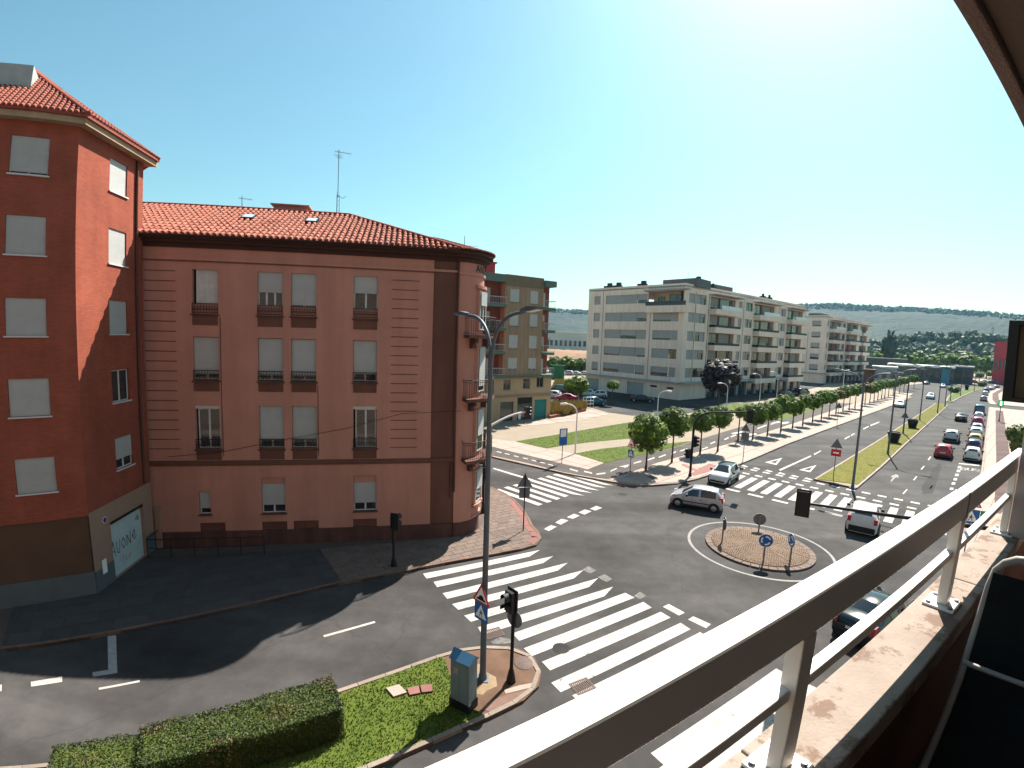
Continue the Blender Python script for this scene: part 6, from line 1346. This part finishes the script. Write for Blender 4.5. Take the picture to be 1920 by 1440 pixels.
# line of round trees before the wood, each on its own
CF=[crown(40+k,260,.24,20,.78).mesh('crown',m_leaf) for k in range(3)]
FT=[(1642,660),(1652,668),(1688,672),(1700,662),(1714,668),(1727,658),(1738,668),(1752,664),(1765,660),(1778,663),(1790,661),(1803,664),(1815,662),(1828,664),(1841,666),(1853,668),(1864,670)]
for i,(x,y) in enumerate(FT):
    q=at_dist(x,y,370+ (i%3)*18); h=max(7,q.z); tree(q,h,h*.42,h*.8,'%s from the left in the far line of round trees'%ORD[i],CF[i%3],h*.3,'far line of trees','far_tree',z0=0,tr=.25)
q=at_dist(1670,620,430); CP_=crown(55,420,.2,26,.8).mesh('crown',leafmat('poplar_leaf',(.012,.03,.014),(.028,.05,.022),.1))
tree(q,q.z,5.5,q.z*.95,'tall dark poplar rising over the far trees',CP_,3,None,'poplar_tree',z0=0,tr=.3)
for i,(x,y,s_) in enumerate(((1040,668,3.2),(1052,672,3.0),(1066,668,4.2),(1080,672,3.6),(1094,670,3.4),(1036,676,2.6))):
    q=at_dist(x,y,165); tree(q,max(4,q.z),s_,max(4,q.z)*.9,'%s bushy tree behind the far car park, counted from the left'%['first','third','fourth','fifth','sixth','second'][i],CB[i%3],2,'trees behind the far car park','bushy_tree',z0=0,tr=.15)
# small trees and parked cars before the depot
for i,(x,y) in enumerate(((1712,712),(1728,714),(1762,713),(1776,711),(1790,712),(1803,710),(1836,714),(1856,712),(1872,715))):
    q=G(x,y,0); tree(q,4.6+.5*(i%3),2.2,3.4,'%s from the left of the small trees before the depot'%ORD[i],(CF if i%2 else CB)[i%3],1.8,'small trees before the depot','forecourt_tree',z0=0,tr=.12)
for i,(x,y,c,nm) in enumerate(((1690,714,(.5,.5,.5),'white'),(1701,716,(.05,.08,.16),'blue'),(1745,712,(.45,.45,.48),'silver'),(1783,717,(.55,.55,.55),'white'),(1796,718,(.03,.03,.03),'black'),(1815,716,(.5,.5,.5),'white'),(1826,719,(.3,.02,.03),'red'),(1846,718,(.5,.5,.52),'pale'),(1862,720,(.08,.1,.14),'dark blue'))):
    car('sedan' if i%2 else 'suv',c,G(x,y,0),AV+90,'%s car parked before the depot, %s from the left'%(nm,ORD[i]),'cars parked before the depot')
# far buildings
def farbox(name,label,x0,x1,yt,d,dep,mt,roofm=None,wins=0,cat='building',yb=None,roofh=.6):
    a,b=at_dist(x0,yt,d),at_dist(x1,yt,d); az_=azof(a,b); ln=math.hypot(b.x-a.x,b.y-a.y); h=(a.z+b.z)/2
    B=thing(name,label,cat,frame(a,az_,0)); ops=[]
    if wins: ops=[(ln*(k+.2)/wins,ln*(k+.8)/wins,h*.35,h*.62) for k in range(wins)]
    facade(ops,0,ln,0,h,.3).obj('wall',mt,B); MB().add([(ln,0,0),(ln,dep,0),(ln,dep,h),(ln,0,h),(0,dep,0),(0,dep,h),(0,0,0),(0,0,h)],[(0,1,2,3),(4,6,7,5),(1,4,5,2)]).obj('side_wall',mt,B)
    for o_ in ops: MB().box(o_[0],o_[1],.2,.25,o_[2],o_[3]).obj('window',m_tglass,B)
    MB().box(-.3,ln+.3,-.5,dep+.3,h,h+roofh).obj('roof',roofm or mt,B); return B
m_ind=mat('industrial_white',(.42,.43,.43),.7,.1,.1); m_indd=mat('industrial_grey',(.085,.085,.08),.7,.15,.1); m_roofw=mat('pale_roof',(.7,.7,.68),.5,.05,.1); m_indb=mat('industrial_blue',(.06,.2,.3),.6,.1,.1); m_fred=mat('far_red',(.42,.05,.06),.7,.1,.2)
farbox('industrial_shed','long white industrial shed between the tan house and the cream block',1030,1110,624,430,30,m_ind,m_roofw,9)
farbox('depot_building','long low depot with a pale roof edge beyond the avenue',1664,1790,688,262,18,m_indd,m_roofw,14,roofh=.8)
farbox('blue_unit','small blue industrial unit at the right end of the depot',1766,1782,691,250,8,m_indb,m_indd)
farbox('grey_unit','low grey unit right of the blue one',1786,1826,689,268,10,m_indd,m_ind,4)
farbox('red_tower','tall red building at the right edge before the hills',1866,1892,643,300,12,m_fred,m_fred,3)
farbox('parapet_wall','long grey wall behind the second cream block',1608,1700,672,300,4,m_indd,m_ind,cat='wall',roofh=.3)
farbox('bridge_shed','pale low shed beside the second cream block',1636,1682,690,215,9,m_ind,m_roofw,3)
farbox('petrol_canopy','brown low kiosk by the far end of the tree row',1620,1640,696,195,6,m_brown,m_brown,cat='kiosk')
# pale earth bank in the gap
bank=MB(); A_,B_=at_dist(1025,655,300),at_dist(1120,655,300); dd_=(B_-A_); n_=24
vs=[]
for i in range(n_+1):
    p=A_+dd_*(i/n_); d_=Vector((p.x,p.y,0)).normalized()
    for j,(o_,z) in enumerate(((-14,0),(-6,2.2),(0,3.3),(10,4.2),(26,5.0),(60,4.5))): q=p+d_*o_; vs.append((q.x,q.y,z+random.uniform(-.35,.35) if j else -.05))
bank.add(vs,[(i*6+j,(i+1)*6+j,(i+1)*6+j+1,i*6+j+1) for i in range(n_) for j in range(5)],0,True)
struct(bank.obj('earth_bank',mat('orange_earth',(.22,.12,.065),.95,col2=(.30,.19,.115),scale=.15,bump=.4,bscale=1)))
# pylon
q=at_dist(1862,612,900); P_=MB()
for sx_,sy in ((-1,-1),(1,-1),(1,1),(-1,1)): P_.tube([(sx_*3,sy*3,0),(sx_*.7,sy*.7,q.z)],.22,4)
for k in range(9):
    z0,z1=q.z*k/9,q.z*(k+1)/9; w0,w1=3-2.3*k/9,3-2.3*(k+1)/9; P_.tube([(-w0,-w0,z0),(w1,-w1,z1)],.12,4).tube([(w0,-w0,z0),(-w1,-w1,z1)],.12,4)
for z in (.72,.84,.95): P_.tube([(-6,0,q.z*z),(6,0,q.z*z)],.2,4)
tag(P_.obj('pylon',m_steel,None,Matrix.Translation((q.x,q.y,0))),'lattice power pylon before the hills at the right','pylon')
# green hoarding in the far car park
q=at_dist(1036,688,120); farbox('green_hoarding','green hoarding behind the far car park',1034,1058,685,135,.3,mat('hoarding_green',(.03,.14,.07),.7,.1,1),None,0,'hoarding',roofh=.05)
# ---- air
hz_=MB().box(-2300,2300,-320,2300,-1.2,190).obj('haze',None)
hm_=bpy.data.materials.new('haze_air'); hm_.use_nodes=True; nn_=hm_.node_tree; nn_.nodes.clear(); ou=nn_.nodes.new('ShaderNodeOutputMaterial'); pv=nn_.nodes.new('ShaderNodeVolumePrincipled'); pv.inputs['Color'].default_value=(.36,.70,1,1); pv.inputs['Density'].default_value=.00006; pv.inputs['Anisotropy'].default_value=.35; nn_.links.new(pv.outputs[0],ou.inputs['Volume'])
hz_.data.materials.clear(); hz_.data.materials.append(hm_); hz_['kind']='stuff'; hz_['label']='thin pale summer haze over the valley'; hz_['category']='haze'
# ================================================================== OUR BALCONY (local: x along the street, y outward, z from eye level)
BF=frame((0,0),57.8,H)
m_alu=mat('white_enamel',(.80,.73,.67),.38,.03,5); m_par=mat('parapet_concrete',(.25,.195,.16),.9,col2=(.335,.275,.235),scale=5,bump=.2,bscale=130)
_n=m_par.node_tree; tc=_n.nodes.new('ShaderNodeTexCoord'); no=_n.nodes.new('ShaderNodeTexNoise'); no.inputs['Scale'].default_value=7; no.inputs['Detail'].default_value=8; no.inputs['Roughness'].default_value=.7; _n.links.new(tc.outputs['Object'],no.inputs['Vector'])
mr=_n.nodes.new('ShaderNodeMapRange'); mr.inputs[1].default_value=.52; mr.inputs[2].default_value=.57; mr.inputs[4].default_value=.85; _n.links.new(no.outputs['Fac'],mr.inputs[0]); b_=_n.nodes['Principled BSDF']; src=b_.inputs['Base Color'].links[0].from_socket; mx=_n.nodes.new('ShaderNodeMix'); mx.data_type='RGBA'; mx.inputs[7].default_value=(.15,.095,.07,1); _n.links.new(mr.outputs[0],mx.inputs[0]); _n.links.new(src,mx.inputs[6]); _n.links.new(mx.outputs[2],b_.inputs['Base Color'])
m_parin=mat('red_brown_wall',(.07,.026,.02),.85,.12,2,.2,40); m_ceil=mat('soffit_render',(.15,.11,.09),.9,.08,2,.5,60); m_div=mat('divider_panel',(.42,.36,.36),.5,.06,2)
def bev(o,w_=.004):
    b=o.modifiers.new('bevel','BEVEL'); b.width=w_; b.segments=2; b.limit_method='ANGLE'; return o
RL=thing('balcony_railing','white metal balcony railing with broad top rail and thin lower rail','railing',BF)
bev(MB().box(-1.6,2.30,.399,.450,-.596,-.50).obj('top_rail',m_alu,RL),.006); bev(MB().box(2.302,3.80,.4,.449,-.594,-.502).obj('top_rail',m_alu,RL),.006)
MB().box(2.29,2.312,.3985,.4505,-.5965,-.4995).obj('rail_joint',mat('grey_joint',(.2,.19,.18),.6,.1,5),RL)
bev(MB().box(-1.6,3.8,.412,.440,-.752,-.722).obj('lower_rail',m_alu,RL),.003)
for x in (-.23,1.02,2.27,3.52):
    p_=bev(MB().box(x-.03,x+.03,.40,.436,-.938,-.597).obj('post',m_alu,RL),.003); bp=bev(MB().box(x-.065,x+.065,.365,.475,-.949,-.939).obj('base_plate',m_alu,RL),.002)
    for dx in (-.048,.048):
        for dy in (.382,.458): MB().cyl((x+dx,dy,-.939),(x+dx,dy,-.931),.009,n=8).obj('bolt',m_steel,bp)
for x in (2.55,): MB().tube([(x-.05,.43,-.60),(x+.06,.46,-.71)],.008,6).obj('clip',m_dark,RL)
PR=thing('balcony_parapet','low balcony parapet with stained flaking concrete top','parapet',BF)
for i in range(5):
    x0=-2.2+1.6*i*1.0; x1=x0+1.594; bev(MB().box(x0,x1,.331,.505,-1.03,-.95).obj('coping_slab',m_par,PR),.006)
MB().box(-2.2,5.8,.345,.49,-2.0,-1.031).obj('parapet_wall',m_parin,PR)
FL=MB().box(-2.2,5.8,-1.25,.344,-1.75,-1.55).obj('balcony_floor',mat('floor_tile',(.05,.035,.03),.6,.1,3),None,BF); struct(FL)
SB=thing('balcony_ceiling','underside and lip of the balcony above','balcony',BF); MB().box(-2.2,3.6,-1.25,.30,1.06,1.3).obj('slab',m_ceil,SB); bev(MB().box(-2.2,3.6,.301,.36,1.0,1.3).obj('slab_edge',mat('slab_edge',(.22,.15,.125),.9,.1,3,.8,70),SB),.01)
tag(bev(MB().box(3.47,3.51,-1.2,.392,-.948,1.05).obj('balcony_divider',m_div,None,BF),.004),'grey-mauve upright divider panel at the end of the balcony','divider')
WL=thing('apartment_house','our own apartment house wall behind the balcony','building',BF); MB().box(-46,20,-9,-1.251,-11,15).obj('wall',mat('house_render',(.34,.25,.2),.9,.06,.5),WL);  # unseen behind the viewer; length and height enlarged to block sky light
win(WL,-.8,.9,-1.3,.9,y=0,shut=0,M=Matrix.Translation((0,-1.23,0))@Matrix.Rotation(math.pi,4,'Z'),sill=False)
# dark box standing out from the facade farther along
DB=thing('projecting_box','dark projecting enclosure on the facade at the right edge','enclosure',BF)
MB().box(8.9,9.9,-1.2,1.32,.50,.56).box(8.9,9.9,-1.2,1.32,-.56,-.50).box(8.9,9.9,1.2,1.32,-.499,.499).obj('frame',m_dark,DB); MB().box(9.1,9.15,-1.2,1.2,-.5,.5).obj('panel',mat('olive_panel',(.09,.075,.05),.8,.1,2),DB); MB().box(9.04,9.08,-.9,1.1,.3,.37).obj('bar',mat('salmon_bar',(.5,.25,.18),.6,.05,2),DB)
# folding chair in the corner
CH=thing('folding_chair','white tubular folding chair with dark fabric beside the parapet','chair',BF@Matrix.Translation((2.12,.0,-1.55)))
m_fab=mat('dark_fabric',(.010,.012,.014),.9,.2,20,.3,200); t_=.014
pts=[(-.34,.27,0),(-.12,.265,.45),(.0,.26,.78)]+[(.02,.26-.1*(1-math.cos(a)),.80+.1*math.sin(a)) for a in (.4,.8,1.2,1.57)]+[(.02,-.16-.1*math.sin(a),.90-.1*(1-math.cos(a))) for a in (.0,.4,.8,1.2,1.57)]+[(-.12,-.265,.45),(-.34,-.27,0)]
m_tube=mat('grey_tube',(.30,.27,.25),.5,.08,6)
MB().tube(pts,t_,8).obj('back_frame',m_tube,CH)
for y in (.235,-.235): MB().tube([(.0,y,.3),(.2,y,.43),(.5,y,.45)],t_,8).obj('leg',m_tube,CH); MB().tube([(-.1,y,.45),(.2,y,.2),(.42,y,0)],t_,8).obj('leg',m_tube,CH)
MB().tube([(-.16,.262,.56),(-.16,-.262,.56)],.009,6).obj('stretcher',m_tube,CH)
fb=MB(); fb.add([(-.01,.255,.84),(-.01,-.255,.84),(-.11,-.255,.46),(-.11,.255,.46),(-.28,-.26,.1),(-.28,.26,.1)],[(0,1,2,3),(3,2,4,5)]); fo=fb.obj('fabric_back',m_fab,CH); so_=fo.modifiers.new('thick','SOLIDIFY'); so_.thickness=.008
MB().box(-.06,.5,-.225,.225,.44,.452).obj('fabric_seat',m_fab,CH)
